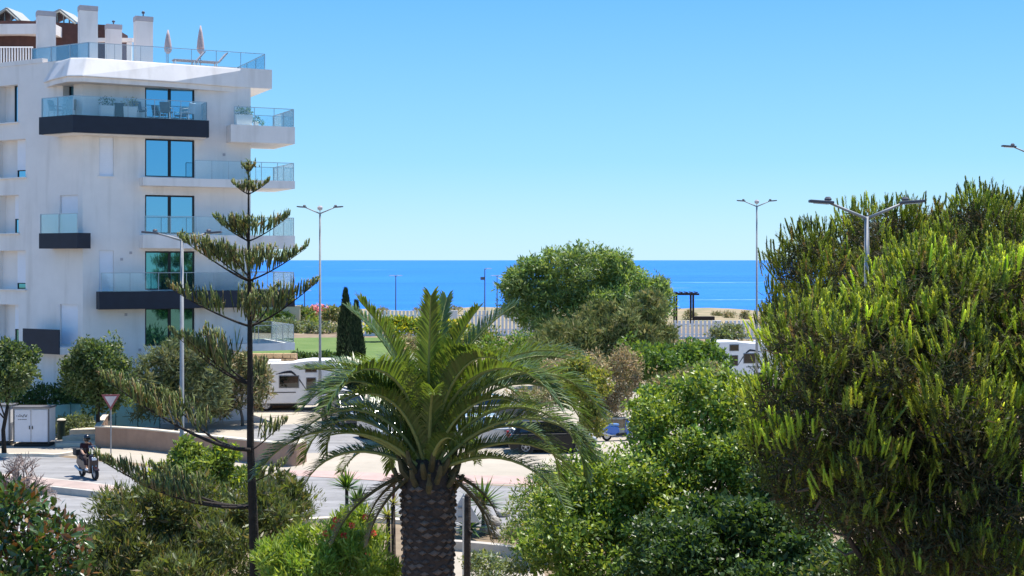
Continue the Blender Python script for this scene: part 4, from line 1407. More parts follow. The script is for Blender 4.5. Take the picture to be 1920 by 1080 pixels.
# green mesh screen fence
def mesh_fence():
    a, b_ = P(90, 787, 71.8), P(300, 787, 73.5)
    o = thing('screen_fence', 'turquoise mesh screen fence with slim posts before the apartment block', 'fence', (a.x, a.y, 0))
    m = bpy.data.materials.new('turquoise_mesh'); m.use_nodes = True
    nt = m.node_tree; b = nt.nodes['Principled BSDF']
    b.inputs['Base Color'].default_value = (.42, .78, .76, 1); b.inputs['Roughness'].default_value = .8
    tr = nt.nodes.new('ShaderNodeBsdfTransparent'); ms = nt.nodes.new('ShaderNodeMixShader'); ms.inputs[0].default_value = .9
    tl = nt.nodes.new('ShaderNodeBsdfTranslucent'); tl.inputs['Color'].default_value = (.5, .95, .92, 1)
    m1 = nt.nodes.new('ShaderNodeMixShader'); m1.inputs[0].default_value = .65
    nt.links.new(b.outputs[0], m1.inputs[1]); nt.links.new(tl.outputs[0], m1.inputs[2])
    nt.links.new(tr.outputs[0], ms.inputs[1]); nt.links.new(m1.outputs[0], ms.inputs[2])
    nt.links.new(ms.outputs[0], nt.nodes['Material Output'].inputs['Surface'])
    n = 5
    for k in range(n):
        p0 = (b_ - a) * (k / n); p1 = (b_ - a) * ((k + 1) / n)
        V, Fs = [], []
        for i in range(9):
            u = i / 8
            q = p0.lerp(p1, u)
            sag = .06 * math.sin(math.pi * u)
            bul = .05 * math.sin(u * 9 + k)
            V += [(q.x, q.y + bul, .15), (q.x, q.y + bul * 1.4, .8), (q.x, q.y + bul, 1.52 - sag)]
        for i in range(8):
            for j in range(2):
                Fs.append((3 * i + j, 3 * i + 3 + j, 3 * i + 4 + j, 3 * i + 1 + j))
        MB().add(V, Fs).build('mesh_panel', m, o, smooth=True)
    for k in range(n + 1):
        p0 = (b_ - a) * (k / n)
        MB().tube([(p0.x, p0.y - .04, 0), (p0.x, p0.y - .04, 1.6)], .025, 6).build('post', mat('teal_post', (.03, .14, .13), .5), o)
    for zz in (.75, 1.5):
        MB().tube([(0, -.03, zz), ((b_ - a).x, (b_ - a).y - .03, zz)], .012, 4).build('wire', MATS['teal_post'], o)
mesh_fence()

# low stone wall by the blue scooter: separate blocks
def stone_wall():
    a, b_ = G(1128, 822), G(1236, 826)
    o = thing('stone_wall', 'low pale stone wall behind the blue scooter', 'wall', (a.x, a.y + 1.2, 0))
    Ls = (b_ - a).length
    hh = .42
    rr = random.Random(2)
    for row in range(2):
        x = 0 if row == 0 else -.2
        while x < Ls:
            wd = rr.uniform(.45, .8)
            MB().box((x + wd / 2, rr.uniform(-.02, .02), row * hh + hh / 2), (wd - .02, .4, hh - .015)).build('stone', stone_tan if rr.random() < .6 else cream_cap, o, bevel=.03, seg=1)
            x += wd
    MB().box((Ls / 2, 0, .4), (Ls, .3, .8)).build('core', kerb_m, o)
    x = -.1
    while x < Ls:
        MB().box((x + .45, 0, 2 * hh + .04), (.88, .46, .09)).build('coping_stone', cream_cap, o, bevel=.015, seg=1)
        x += .9
stone_wall()
# orange stone terrace wall at the building's foot
def terrace_wall():
    d = 84
    o = thing('stone_terrace_wall', 'rough golden stone wall under the white terrace slab', 'wall', (X(470, d), d, 0))
    rr = random.Random(6)
    Ls = X(556, d) - X(470, d)
    top = Z(662, d)
    rows = 11
    hh = top / rows
    for row in range(rows):
        x = 0
        while x < Ls - .1:
            wd = min(rr.uniform(.3, .7), Ls - x)
            if row >= rows - 4:
                MB().box((x + wd / 2, rr.uniform(-.05, .02), row * hh + hh / 2), (wd - .03, .3, hh - .03)).build('stone', stone_tan, o, bevel=.03, seg=1)
            x += wd
    MB().box((Ls / 2, .2, top / 2 - .02), (Ls, .3, top - .04)).build('wall_core', tan_wall, o)
terrace_wall()
# pale garden wall far behind the building
o = thing('garden_wall', 'pale yellow garden wall behind the dark hedge beyond the building', 'wall', (X(440, 178), 178, 0))
MB().box((4.2, 0, 1.5), (8.4, .4, 3.0)).build('wall_body', mat('pale_yellow_wall', (.62, .55, .36), .9, .06), o)
MB().box((4.2, 0, 3.05), (8.6, .6, .1)).build('coping', cream_cap, o)

# ------------------------------------------------------------------ date palm
def date_palm():
    d = 26.0
    bx, by = X(803, d), d
    zc = Z(905, d)
    o = thing('date_palm', 'big date palm with arching fronds and scaly dark trunk', 'palm tree', (bx, by, 0))
    rng = np.random.default_rng(11)
    trunk_m = mat('palm_trunk', (.055, .040, .033), .95, .4, 6, 1.0, 14)
    MB().lathe([(.56, -.1), (.52, .5), (.48, 2.0), (.47, 3.4), (.50, 4.2), (.50, zc - .15), (.42, zc + .15), (.25, zc + .45)], sides=28).build('trunk', trunk_m, o, smooth=True)
    # diamond leaf scars in a spiral
    me = None
    scar_m = [mat('leaf_scar', (.17, .125, .10), .95, .3, 14, .8, 40), mat('leaf_scar_dark', (.085, .064, .055), .95, .3, 14, .8, 40)]
    meshes = []
    for sm in scar_m:
        mb = MB()
        V = [(-.085, 0, 0), (0, 0, -.055), (.085, 0, 0), (0, 0, .045), (-.045, -.055, -.004), (0, -.06, -.03), (.045, -.055, -.004), (0, -.045, .012)]
        mb.add(V, [(0, 1, 5, 4), (1, 2, 6, 5), (2, 3, 7, 6), (3, 0, 4, 7), (4, 5, 6, 7)])
        x = mb.build('leaf_base', sm, o)
        meshes.append(x)
    cnt = 0
    z = 2.75
    row = 0
    while z < zc - .05:
        r = .475 + .03 * max(0, min(1, (z - 3.4) / .8))
        n = 15
        for k in range(n):
            q = 2 * math.pi * (k + .5 * (row % 2)) / n + rng.uniform(-.09, .09)
            s_ = meshes[cnt % 2] if cnt < 2 else link('leaf_base', meshes[int(rng.integers(2))].data, None, o)
            s_.location = (r * math.sin(q), -r * math.cos(q), z + rng.uniform(-.03, .03))
            sc = rng.uniform(.75, 1.25)
            s_.scale = (sc * 1.1, sc * rng.uniform(.3, .75), sc)
            s_.rotation_euler = (rng.uniform(-.1, .25), 0, q)
            cnt += 1
        z += .118
        row += 1
    # stubs of cut petioles round the crown base
    stub_m = mat('cut_petiole', (.085, .075, .035), .8, .3, 10)
    for k in range(26):
        q = 2 * math.pi * k * .382
        h = zc - .1 + .55 * (k / 26)
        r = .46 - .12 * (k / 26)
        c, s_ = math.cos(q), math.sin(q)
        e = .22 + .15 * rng.random()
        MB().tube([(r * .8 * c, r * .8 * s_, h - .15), ((r + .14) * c, (r + .14) * s_, h + .12), ((r + .2) * c, (r + .2) * s_, h + e)], [.07, .055, .035], 6).build('petiole_stub', stub_m, o)
    # fronds
    crown = np.array([0, 0, zc + .25])
    rach_m = mat('frond_rachis', (.24, .27, .09), .6, .15, 12)
    def frond(az, e0, L, droop, seed, dry=False, twist=0.0, dens=1.0):
        r = np.random.default_rng(seed)
        n = 26
        s = np.linspace(0, 1, n)
        el = e0 - droop * s ** 1.45
        dirs = np.stack([np.cos(el) * math.cos(az), np.cos(el) * math.sin(az), np.sin(el)], 1)
        pts = crown + np.array([math.cos(az), math.sin(az), 0]) * .22 * math.cos(e0) + np.concatenate([[np.zeros(3)], np.cumsum(dirs[:-1] * L / (n - 1), 0)])
        sway = np.array([-math.sin(az), math.cos(az), 0])
        pts = pts + sway[None, :] * (twist * s ** 2)[:, None]
        side0 = np.array([-math.sin(az), math.cos(az), 0])
        V, Fc, Cc_ = [], [], []
        base = np.array([.092, .152, .038]) if not dry else np.array([.22, .17, .09])
        m_ = int(120 * dens)
        for k in range(m_):
            t = .10 + .90 * (k / (m_ - 1)) ** .95
            i = min(int(t * (n - 1)), n - 2)
            f = t * (n - 1) - i
            p = pts[i] * (1 - f) + pts[i + 1] * f
            tg = pts[i + 1] - pts[i]; tg = tg / np.linalg.norm(tg)
            upv = np.cross(tg, side0); upv = upv / (np.linalg.norm(upv) + 1e-9)
            if upv[2] < 0 and e0 < 1.2 and el[i] > -1.2: upv = -upv if (np.dot(upv, np.array([0, 0, 1])) < 0) else upv
            ll = (.15 + .42 * math.sin(math.pi * min(1, .14 + t * .78)) ** .8) * (L / 3.8) * r.uniform(.88, 1.1)
            for sd in (-1, 1):
                fw = .70 + .35 * t + r.uniform(-.08, .08)
                dv = side0 * sd * math.cos(fw) + tg * math.sin(fw) + upv * r.uniform(.30, .62)
                dv = dv / np.linalg.norm(dv)
                wv = np.cross(dv, upv); wv = wv / (np.linalg.norm(wv) + 1e-9)
                wd = .0155 * r.uniform(.8, 1.25) * (L / 3.8) + .003
                mid = p + dv * ll * .55
                tip = p + dv * ll * .97 + np.array([0, 0, -.14]) * ll * r.uniform(.2, 1.6)
                b = len(V)
                V += [p - wv * wd * .6, p + wv * wd * .6, mid + wv * wd, mid - wv * wd, tip]
                Fc += [(b, b + 1, b + 2, b + 3), (b + 3, b + 2, b + 4)]
                c = base * r.uniform(.75, 1.3) * np.array([r.uniform(.9, 1.25), 1, r.uniform(.8, 1.1)])
                Cc_ += [c] * 5
        me = bpy.data.meshes.new('frond')
        me.from_pydata([tuple(v) for v in V], [], Fc)
        set_cols(me, np.array(Cc_))
        fo = link('frond', me, LM_PALM, o)
        path = [tuple(p) for p in pts[::2]] + [tuple(pts[-1])]
        rad = [.045 * (1 - .93 * i / (len(path) - 1)) + .004 for i in range(len(path))]
        rad[0] = .085
        MB().tube(path, rad, 5).build('rachis', rach_m if not dry else MATS['cut_petiole'], fo, smooth=True, fix=False)
        return fo
    sp_ = []
    # (azimuth deg: 0 = right, 90 = away from camera, -90 = towards camera)
    k = 0
    for (n, e_lo, e_hi, l_lo, l_hi, dr_lo, dr_hi) in ((6, 78, 86, 3.3, 3.8, .5, 1.1), (9, 62, 76, 3.7, 4.2, 1.3, 2.0), (10, 70, 80, 4.0, 4.5, 2.2, 2.8), (10, 58, 68, 3.9, 4.2, 2.3, 2.8), (9, 38, 50, 3.3, 3.7, 1.9, 2.4), (7, 18, 30, 2.7, 3.1, 1.2, 1.7)):
        ph = rng.uniform(0, 6.28)
        for i in range(n):
            az = ph + 2 * math.pi * i / n + rng.uniform(-.18, .18)
            e_, l_, dr_ = R_(rng.uniform(e_lo, e_hi)), rng.uniform(l_lo, l_hi), rng.uniform(dr_lo, dr_hi)
            towards = max(0, -math.sin(az))
            k += 1
            if 55 < e_lo < 75 and abs(math.cos(az)) < .55 and i % 2: continue
            if e_lo < 60 and towards > .55:
                e_ += .45 * towards; dr_ *= 1 - .35 * towards; l_ *= .82
            if math.cos(az) < -.5 and e_lo > 55 and e_lo < 78: l_ *= .84
            frond(az, e_, l_, dr_, 100 + k, twist=rng.uniform(-.25, .25))
    for i in range(6):
        frond((.15, -.35, .5, 3.3, 2.9, 3.6)[i], R_(-20 - 6 * (i % 3)), 1.5 + .2 * (i % 4), .9, 300 + i, dry=True, dens=.55)
LM_PALM = leaf_mat('palm_leaf', 0.30, 0.33, 0.55)
date_palm()

# ------------------------------------------------------------------ Norfolk-type pine
def tiered_conifer():
    d = 30.0
    S = d / F
    bx = X(478, d)
    o = thing('tiered_conifer', 'slender tiered conifer with upswept open branches and dark trunk', 'conifer', (bx, d, 0))
    rng = np.random.default_rng(21)
    zt = Z(302, d)
    def zz(py): return Z(py, d)
    def tx(z): return (X(466, d) - bx) * min(1, z / zz(450))      # slight lean
    MB().tube([(0, 0, -.1), (tx(2.5) + .03, 0, 2.5), (tx(zz(840)) - .03, .02, zz(840)), (tx(zz(612)), 0, zz(612)), (tx(zz(450)), 0, zz(450)), (tx(zz(450)), 0, zt)], [.14, .115, .082, .054, .032, .010], 9).build('trunk', bark_dark, o, smooth=True)
    tiers = [  # py attach, [(azimuth deg, reach px, rise px)], finger length m
        (322, [(0, 14, 16), (180, 14, 16), (90, 14, 14), (-90, 12, 14)], .10),
        (364, [(4, 38, 24), (176, 34, 24), (95, 30, 22), (-80, 30, 20)], .17),
        (452, [(6, 76, 47), (174, 66, 44), (100, 70, 40), (-95, 60, 40), (230, 50, 40)], .34),
        (526, [(10, 108, 62), (172, 136, 82), (80, 110, 62), (-100, 90, 60), (215, 90, 70)], .44),
        (612, [(-6, 132, 84), (186, 152, 76), (100, 120, 70), (-70, 60, 56), (60, 90, 70)], .44),
        (722, [(182, 150, 100), (150, 120, 100), (60, 40, 40), (200, 120, 90)], .52),
        (842, [(178, 288, 142), (158, 220, 100), (30, 70, 50)], .42),
        (905, [(20, 66, 36)], .24),
        (952, [(181, 298, 96), (163, 230, 70), (200, 215, 60)], .40),
    ]
    fv, fa, fl, fw, fc = [], [], [], [], []
    bmb = []
    pal = [((.11, .14, .055), 4), ((.155, .175, .07), 3), ((.055, .07, .033), 2), ((.20, .165, .09), 1.6)]
    for (py, brs, fl0) in tiers:
        z0 = zz(py)
        for (az, reach, rise) in brs:
            a = R_(az)
            rx, rz = reach * S, rise * S
            n = 11
            pts = []
            sag = .22 if reach > 200 else .10
            for i in range(n):
                u = i / (n - 1)
                r = rx * u
                z = z0 + rz * (u ** (1.15 if reach < 200 else 1.45)) - sag * rz * math.sin(math.pi * u) * .35
                w_ = .05 * rx * math.sin(u * 5 + az)
                pts.append(Vector((tx(z0) + r * math.cos(a) - w_ * math.sin(a), r * math.sin(a) + w_ * math.cos(a), z)))
            r0 = .012 + .011 * rx
            mb = MB().tube(pts, [r0 * (1 - .85 * i / (n - 1)) for i in range(n)], 6)
            mb.build('branch', bark_dark, o, smooth=True, fix=False)
            dens = int(13 + (36 if reach < 200 else 26) * rx)
            start = .16 if reach < 100 else (.30 if reach < 200 else .42)
            for k in range(dens):
                u = start + (1 - start) * rng.random() ** .75
                i = min(int(u * (n - 1)), n - 2)
                f = u * (n - 1) - i
                p = pts[i].lerp(pts[i + 1], f)
                tg = (pts[i + 1] - pts[i]).normalized()
                lat = Vector((-math.sin(a), math.cos(a), 0))
                # short side twig first, then an upright finger
                env = (1.0 - .75 * max(0, (u - .55) / .45)) * (.65 + .35 * min(1, (u - start) / .2))
                ll = min(.85 if reach < 200 else .5, max(.10, (pts[-1].z - p.z) * .92) + .10) * rng.uniform(.45, 1.08) * min(1, fl0 / .3)
                off = lat * rng.normal() * (.06 + .12 * env * min(1, rx)) + tg * rng.normal() * .03
                ax = Vector((tg.x * .16 + rng.normal() * .10, tg.y * .16 + rng.normal() * .10, 1))
                fv.append(p + off + Vector((0, 0, abs(off.length) * .15))); fa.append(ax); fl.append(ll); fw.append(rng.uniform(.018, .030))
                for q in range(2):
                    if rng.random() < .6:
                        fv.append(p + off + ax.normalized() * ll * rng.uniform(.1, .5)); fa.append(ax + Vector(rng.normal(size=3) * .35)); fl.append(ll * .5); fw.append(rng.uniform(.016, .026))
    # leader tuft
    for k in range(26):
        z = zt - .75 * rng.random()
        q = rng.uniform(0, 6.28)
        fv.append(Vector((tx(zz(450)), 0, z))); fa.append(Vector((math.cos(q) * .6, math.sin(q) * .6, .8))); fl.append(.10); fw.append(.014)
    N = len(fv)
    spind = (np.array([(.3, 0, 0), (-.15, 0, .26), (-.15, 0, -.26), (.5, .45, 0), (-.25, .45, .43), (-.25, .45, -.43), (.42, .8, 0), (-.21, .8, .36), (-.21, .8, -.36), (0, 1, 0)]),
             [(0, 1, 4, 3), (1, 2, 5, 4), (2, 0, 3, 5), (3, 4, 7, 6), (4, 5, 8, 7), (5, 3, 6, 8), (6, 7, 9), (7, 8, 9), (8, 6, 9)])
    pos = np.array([tuple(v) for v in fv]); ax = np.array([tuple(v) for v in fa])
    cols = mix_cols(rng, N, pal, .25)
    scatter('crown', spind, pos, ax, rand_unit(rng, N), np.array(fl), np.array(fw) * 1.55, cols, LM_NEEDLE, o)
    # short needles bristling from the fingers
    idx = rng.integers(0, N, 16000)
    axn = ax[idx] / np.linalg.norm(ax[idx], axis=1, keepdims=True)
    pp = pos[idx] + axn * (np.array(fl)[idx] * rng.random(16000))[:, None]
    scatter('needles', BLADE, pp, axn * .8 + rand_unit(rng, 16000) * .7, rand_unit(rng, 16000), .055, .011, cols[idx], LM_NEEDLE, o)
tiered_conifer()

# ------------------------------------------------------------------ pines with candle shoots on the right
def candle_pine(label, base, lumps, n_shoot, n_inner, seed, hue=1.0, tuft=.30, sz=1.0, bright=.55):
    rng = np.random.default_rng(seed)
    o = thing('pine_tree', label, 'pine tree', base, group=None)
    L = sublumps(lumps, 32, .18, .40, rng, .30, .64, .02)
    # parents of shoots: clusters of several upright shoots
    nc = n_shoot // 5
    pc, dc = crown_points(L, nc, rng, .35, .80)
    ptone = rng.uniform(.62, 1.35, len(L))[crown_points.lump]
    keep = (dc[:, 2] > -.45)
    pc, dc, ptone = pc[keep], dc[keep], ptone[keep]
    rep = rng.integers(3, 8, len(pc))
    idx = np.repeat(np.arange(len(pc)), rep)
    sp0 = pc[idx] + rng.normal(size=(len(idx), 3)) * np.array([.13, .13, .08]) * sz
    upw = np.clip(dc[idx][:, 2:3] * .5 + .75, .35, 1.2)
    ax = np.concatenate([dc[idx][:, :2] * .35 + rng.normal(size=(len(idx), 2)) * .13, upw], 1)
    ax /= np.linalg.norm(ax, axis=1, keepdims=True)
    ln = tuft * rng.uniform(.6, 1.25, len(idx)) * sz
    K = len(idx)
    zlo, zhi = sp0[:, 2].min(), sp0[:, 2].max()
    # needles
    nn = 38
    j = np.repeat(np.arange(K), nn)
    u = rng.random(len(j))
    pos = sp0[j] + ax[j] * (u * ln[j])[:, None]
    rd = rand_unit(rng, len(j))
    na = ax[j] * rng.uniform(.6, 1.2, (len(j), 1)) + rd * .7
    dead = rng.random(K) < .05
    c_sh = mix_cols(rng, K, [((.085, .115, .030), 4), ((.065, .09, .026), 3), ((.12, .15, .035), 3), ((.05, .07, .022), 2)], .2) * hue
    c_sh *= ptone[idx][:, None]
    c_sh[dead] = np.array([.24, .17, .09])
    # bright candles on part of the shoots
    up_ = np.clip((dc[idx][:, 2] + .30) / .55, .06, 1) * np.clip((sp0[:, 2] - zlo) / (.45 * (zhi - zlo)), .10, 1)
    cs = np.where((rng.random(K) < bright * up_) & ~dead)[0]
    cl = ln[cs] * rng.uniform(.6, 1.05, len(cs))
    cc = mix_cols(rng, len(cs), [((.22, .27, .030), 4), ((.17, .22, .030), 4), ((.29, .33, .05), 2), ((.09, .13, .03), 2)], .15) * (1.15 if sz < 1.1 else .72)
    cc = cc * ptone[idx][cs][:, None]
    c_sh[cs] = c_sh[cs] * .3 + cc * .7
    lp = np.where(u > .8, .75, 1.0)
    scatter('crown', BLADE, pos, na, rd, .085 * sz * rng.uniform(.7, 1.2, len(j)) * lp, .016 * sz, c_sh[j] * rng.uniform(.8, 1.2, (len(j), 1)), LM_NEEDLE, o)
    cand = (np.array([(.5, 0, 0), (-.25, 0, .43), (-.25, 0, -.43), (.55, .55, 0), (-.28, .55, .48), (-.28, .55, -.48), (.36, .93, 0), (-.18, .93, .31), (-.18, .93, -.31), (0, 1, 0)]),
            [(0, 1, 4, 3), (1, 2, 5, 4), (2, 0, 3, 5), (3, 4, 7, 6), (4, 5, 8, 7), (5, 3, 6, 8), (6, 7, 9), (7, 8, 9), (8, 6, 9)])
    scatter('candles', cand, sp0[cs] + ax[cs] * (ln[cs] * .22)[:, None], ax[cs] + rng.normal(size=(len(cs), 3)) * .06, rand_unit(rng, len(cs)), cl, .036 * sz * rng.uniform(.7, 1.3, len(cs)), cc, LM_NEEDLE, o)
    # inner, older and browner needles
    pi, di = crown_points([(c, r * .90) for c, r in L], n_inner, rng, .75, .2)
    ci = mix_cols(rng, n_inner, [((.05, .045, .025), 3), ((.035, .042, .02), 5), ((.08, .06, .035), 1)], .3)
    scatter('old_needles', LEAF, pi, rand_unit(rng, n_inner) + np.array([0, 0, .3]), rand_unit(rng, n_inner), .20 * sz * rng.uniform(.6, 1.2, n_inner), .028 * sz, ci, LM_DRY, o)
    limbs(o, (0, 0, 0), lumps, .24, bark_m, rng, .5, 26)
    # fine bare branches that show through
    mb = MB()
    for k in range(120):
        l = lumps[rng.integers(len(lumps))]
        e = Vector(l[0]) + Vector(rand_unit(rng, 1)[0] * np.array(l[1]) * rng.uniform(.7, .98))
        s = Vector(l[0]).lerp(e, rng.uniform(.2, .45)) - Vector((0, 0, rng.uniform(.1, .5)))
        mid = s.lerp(e, .5) - Vector((0, 0, .12))
        mb.tube([s, mid, e], [.03, .022, .008], 4, cap=False)
    tag(mb.build('branches', bark_grey, o, fix=False), kind='stuff')
    return o

bpn = (X(1790, 23), 23.0, 0)
front_lumps = blob_rel(bpn, [(1580, 715, 22, 140, 125, 1.6), (1730, 640, 23, 165, 125, 1.9), (1910, 640, 22.5, 170, 125, 1.8), (1560, 850, 22, 125, 150, 1.5), (1720, 800, 21.6, 190, 190, 1.6), (1900, 830, 21.8, 170, 210, 1.6), (1640, 960, 22.3, 120, 110, 1.3), (1820, 1010, 22, 210, 160, 1.6)])
candle_pine('broad near pine with bright yellow-green candle shoots', bpn, front_lumps, 10500, 62000, 31, bright=.85)
bpn2 = (X(1750, 41), 41.0, 0)
back_lumps = blob_rel(bpn2, [(1540, 562, 40, 95, 110, 2.2), (1640, 528, 41, 130, 105, 2.6), (1770, 514, 41, 140, 108, 2.8), (1850, 496, 41.5, 110, 98, 2.4), (1930, 560, 41, 110, 108, 2.5), (1500, 655, 40, 55, 95, 1.6), (1700, 660, 41, 230, 130, 2.6)])
candle_pine('taller darker pine rising behind the street lamp', bpn2, back_lumps, 9500, 60000, 32, hue=1.0, sz=1.25, bright=.8, tuft=.36)

# ------------------------------------------------------------------ big middle tree and its neighbours
bt = (X(1100, 112), 112.0, 0)
leafy('spreading_tree', 'big spreading feathery green tree in front of the sea', 'tree', bt,
      blob_rel(bt, [(1085, 520, 112, 100, 62, 4.0), (1010, 530, 112, 64, 46, 3.0), (1180, 560, 112, 70, 55, 3.2), (1100, 590, 111, 120, 60, 4.0), (985, 570, 112, 44, 40, 2.2), (1225, 580, 112, 36, 48, 2.0), (962, 540, 112, 30, 20, 1.6), (1238, 545, 112, 22, 24, 1.4), (1140, 500, 112, 50, 30, 2.4)]),
      42000, .34, .30, [((.10, .155, .050), 3), ((.135, .19, .07), 3), ((.06, .10, .038), 3), ((.18, .23, .10), 1)], 41, sub=(34, .14, .34), r0=.3, nl=14)
tb = (X(1130, 98), 98.0, 0)
leafy('tamarisk_bush', 'olive brown feathery bush below the big spreading tree', 'bush', tb,
      blob_rel(tb, [(1075, 645, 98, 70, 46, 2.2), (1185, 615, 98, 62, 48, 2.2), (1140, 665, 97, 110, 50, 2.4), (1030, 668, 98, 46, 38, 2.0), (1222, 590, 99, 34, 40, 1.6), (1120, 600, 99, 36, 30, 1.5), (1240, 650, 98, 36, 40, 1.6)]),
      27000, .36, .13, [((.115, .14, .05), 3), ((.15, .17, .07), 3), ((.075, .10, .036), 3), ((.19, .18, .09), 1)], 42, sub=(20, .2, .45), r0=.14, upb=.8, nl=16, bark=bark_grey, m=LM_DRY)
def bush(name, label, px, py, d, rx, rz, ry, n, leaf, width, pal, seed, m=None, extra=(), upb=.3, cat='bush', sub=(12, .25, .5), bark=None, r0=.06, group=None, fork=.3):
    b = (X(px, d), d, 0)
    return leafy(name, label, cat, b, blob_rel(b, [(px, py, d, rx, rz, ry)] + list(extra)), n, leaf, width, pal, seed, sub=sub, m=m, upb=upb, r0=r0, bark=bark, group=group, fork=fork)

bush('tan_bush', 'dry tan feathery bush behind the low stone wall', 1125, 722, 72, 62, 56, 1.4, 9500, .18, .28, TAN[:3] + TAN, 43, LM_DRY, [(1170, 705, 72, 34, 46, 1.0), (1085, 695, 73, 40, 34, 1.0), (1150, 760, 72, 50, 36, 1.2)], upb=.5, bark=bark_grey)
bush('yellow_green_tree', 'small yellow-green tree right of the palm crown', 1100, 740, 58, 42, 62, 1.0, 5200, .16, .45, [((.15, .165, .035), 3), ((.10, .13, .03), 3), ((.20, .18, .06), 1.5), ((.06, .08, .025), 2)], 44, None, [(1075, 700, 58, 30, 30, .7), (1110, 790, 58, 30, 34, .7)], cat='tree', bark=bark_grey)
bush('round_green_bush', 'rounded dark green bush below the white picket fence', 1235, 680, 86, 75, 48, 2.2, 9500, .26, .5, GREEN_MID, 45, None, [(1310, 676, 86, 52, 40, 2.0), (1290, 700, 85, 66, 40, 2.0)])
bush('brown_seed_bush', 'green bush with tan seed heads before the far motorhome', 1335, 735, 70, 60, 62, 1.4, 4200, .20, .4, OLIVE + TAN, 46, LM_DRY, [(1270, 740, 70, 50, 50, 1.3)])
bush('grey_shrub', 'grey-green low shrub mound beneath the white fence', 1370, 626, 150, 42, 16, 1.6, 1600, .32, .4, GREYGREEN, 47)
# front right light green shrub
fb = (X(1250, 34), 34.0, 0)
leafy('light_green_shrub', 'large light green shrub with glossy leaves spreading left of the pine', 'shrub', fb,
      blob_rel(fb, [(1290, 800, 35, 100, 85, 1.4), (1400, 790, 34.5, 90, 80, 1.3), (1220, 880, 34, 110, 80, 1.4), (1340, 880, 34, 120, 85, 1.5), (1120, 930, 34, 95, 75, 1.3), (1240, 990, 33.5, 150, 90, 1.5), (1060, 1010, 33, 100, 90, 1.3), (1450, 860, 34, 70, 80, 1.1), (1420, 930, 33, 90, 70, 1.2), (1380, 860, 33.6, 80, 70, 1.2), (1330, 730, 35, 50, 40, .9), (1220, 770, 35.5, 45, 45, .8), (1130, 1070, 33, 150, 90, 1.3)]),
      56000, .115, .5, GREEN_LIGHT + [((.04, .08, .02), 2)], 51, sub=(16, .22, .45), m=LM_GLOSSY, r0=.12, nl=24, shell=.5)
db = (X(1390, 30), 30.0, 0)
leafy('dark_laurel_shrub', 'deep green shaded shrub under the pine with scattered shiny leaves', 'shrub', db,
      blob_rel(db, [(1330, 1010, 31, 140, 75, 1.3), (1450, 985, 31, 110, 80, 1.2), (1400, 1080, 30, 190, 90, 1.3), (1250, 1075, 31, 100, 70, 1.1), (1540, 1060, 29, 90, 60, 1.0), (1480, 900, 31.5, 60, 60, 1.0)]),
      20000, .125, .5, GREEN_DARK, 52, sub=(12, .22, .42), m=LM_GLOSSY, r0=.1, nl=14)
bush('undergrowth_shrub', 'dark undergrowth shrub beneath the near pine', 1760, 1075, 26.5, 170, 70, 1.2, 9000, .14, .4, GREEN_DARK + OLIVE[:1], 55, LM_GLOSSY, [(1930, 1080, 26.5, 130, 80, 1.2), (1620, 1090, 27, 110, 60, 1.0)], cat='shrub')
bush('mixed_brown_shrub', 'thin brownish green shrub between the planter kerb and light green shrub', 1010, 950, 42, 60, 62, 1.1, 5200, .12, .3, OLIVE + GREEN_MID, 53, None, [(985, 1010, 41, 60, 45, 1.0), (1050, 900, 43, 50, 36, 1.0)], bark=bark_grey)
bush('pale_ground_shrub', 'sparse pale grey-green shrub below the planter kerb', 920, 1075, 33, 62, 34, .8, 1900, .10, .35, GREYGREEN, 54)

# left: street trees, feathery tree, hedges
tree_c = [((.034, .058, .022), 3), ((.055, .085, .034), 3), ((.085, .115, .05), 2), ((.13, .155, .075), .8)]
bush('round_street_tree', 'ball-shaped dense street tree beside the give way sign', 184, 702, 68.5, 62, 66, 1.6, 11000, .17, .5, tree_c, 61, None, [(165, 690, 68.5, 55, 55, 1.4), (195, 735, 68.5, 50, 38, 1.2)], cat='tree', r0=.11, fork=.75, bark=bark_dark)
bush('round_street_tree', 'ball-shaped street tree above the white cabinets', 8, 705, 64, 62, 56, 1.5, 9000, .17, .5, tree_c, 62, None, [(30, 690, 64, 36, 40, 1.1)], cat='tree', r0=.10, fork=.6, bark=bark_dark)
ft = (X(330, 72), 72.0, 0)
leafy('feathery_tree', 'grey-green feathery tree in front of the white apartment block', 'tree', ft,
      blob_rel(ft, [(310, 715, 72, 62, 62, 1.8), (350, 680, 72, 45, 48, 1.5), (290, 755, 72, 45, 36, 1.4), (385, 730, 72, 50, 55, 1.6)]),
      12000, .30, .14, GREYGREEN + OLIVE[:2], 63, sub=(16, .22, .45), r0=.10, upb=.6, bark=bark_grey, m=LM_DRY)
ft = (X(455, 75), 75.0, 0)
leafy('dry_feathery_tree', 'tan dry feathery tree left of the white motorhome', 'tree', ft,
      blob_rel(ft, [(430, 725, 75, 55, 46, 1.5), (480, 725, 75, 30, 44, 1.1), (400, 750, 75, 40, 36, 1.3), (465, 690, 75, 26, 24, .9)]),
      9000, .27, .15, TAN + OLIVE, 64, sub=(16, .22, .45), r0=.09, upb=.5, bark=bark_grey, m=LM_DRY)
bush('hedge', 'grey-green clipped hedge behind the dark green bin', 150, 803, 70.5, 42, 24, .8, 3600, .12, .45, GREYGREEN, 65, extra=[(118, 806, 71, 26, 22, .8)], cat='hedge')
bush('dark_hedge', 'very dark hedge along the foot of the apartment block', 90, 742, 73, 70, 22, .9, 3600, .18, .45, GREEN_DARK, 66, extra=[(30, 748, 73, 60, 22, .9), (150, 745, 73, 40, 20, .8)], cat='hedge')
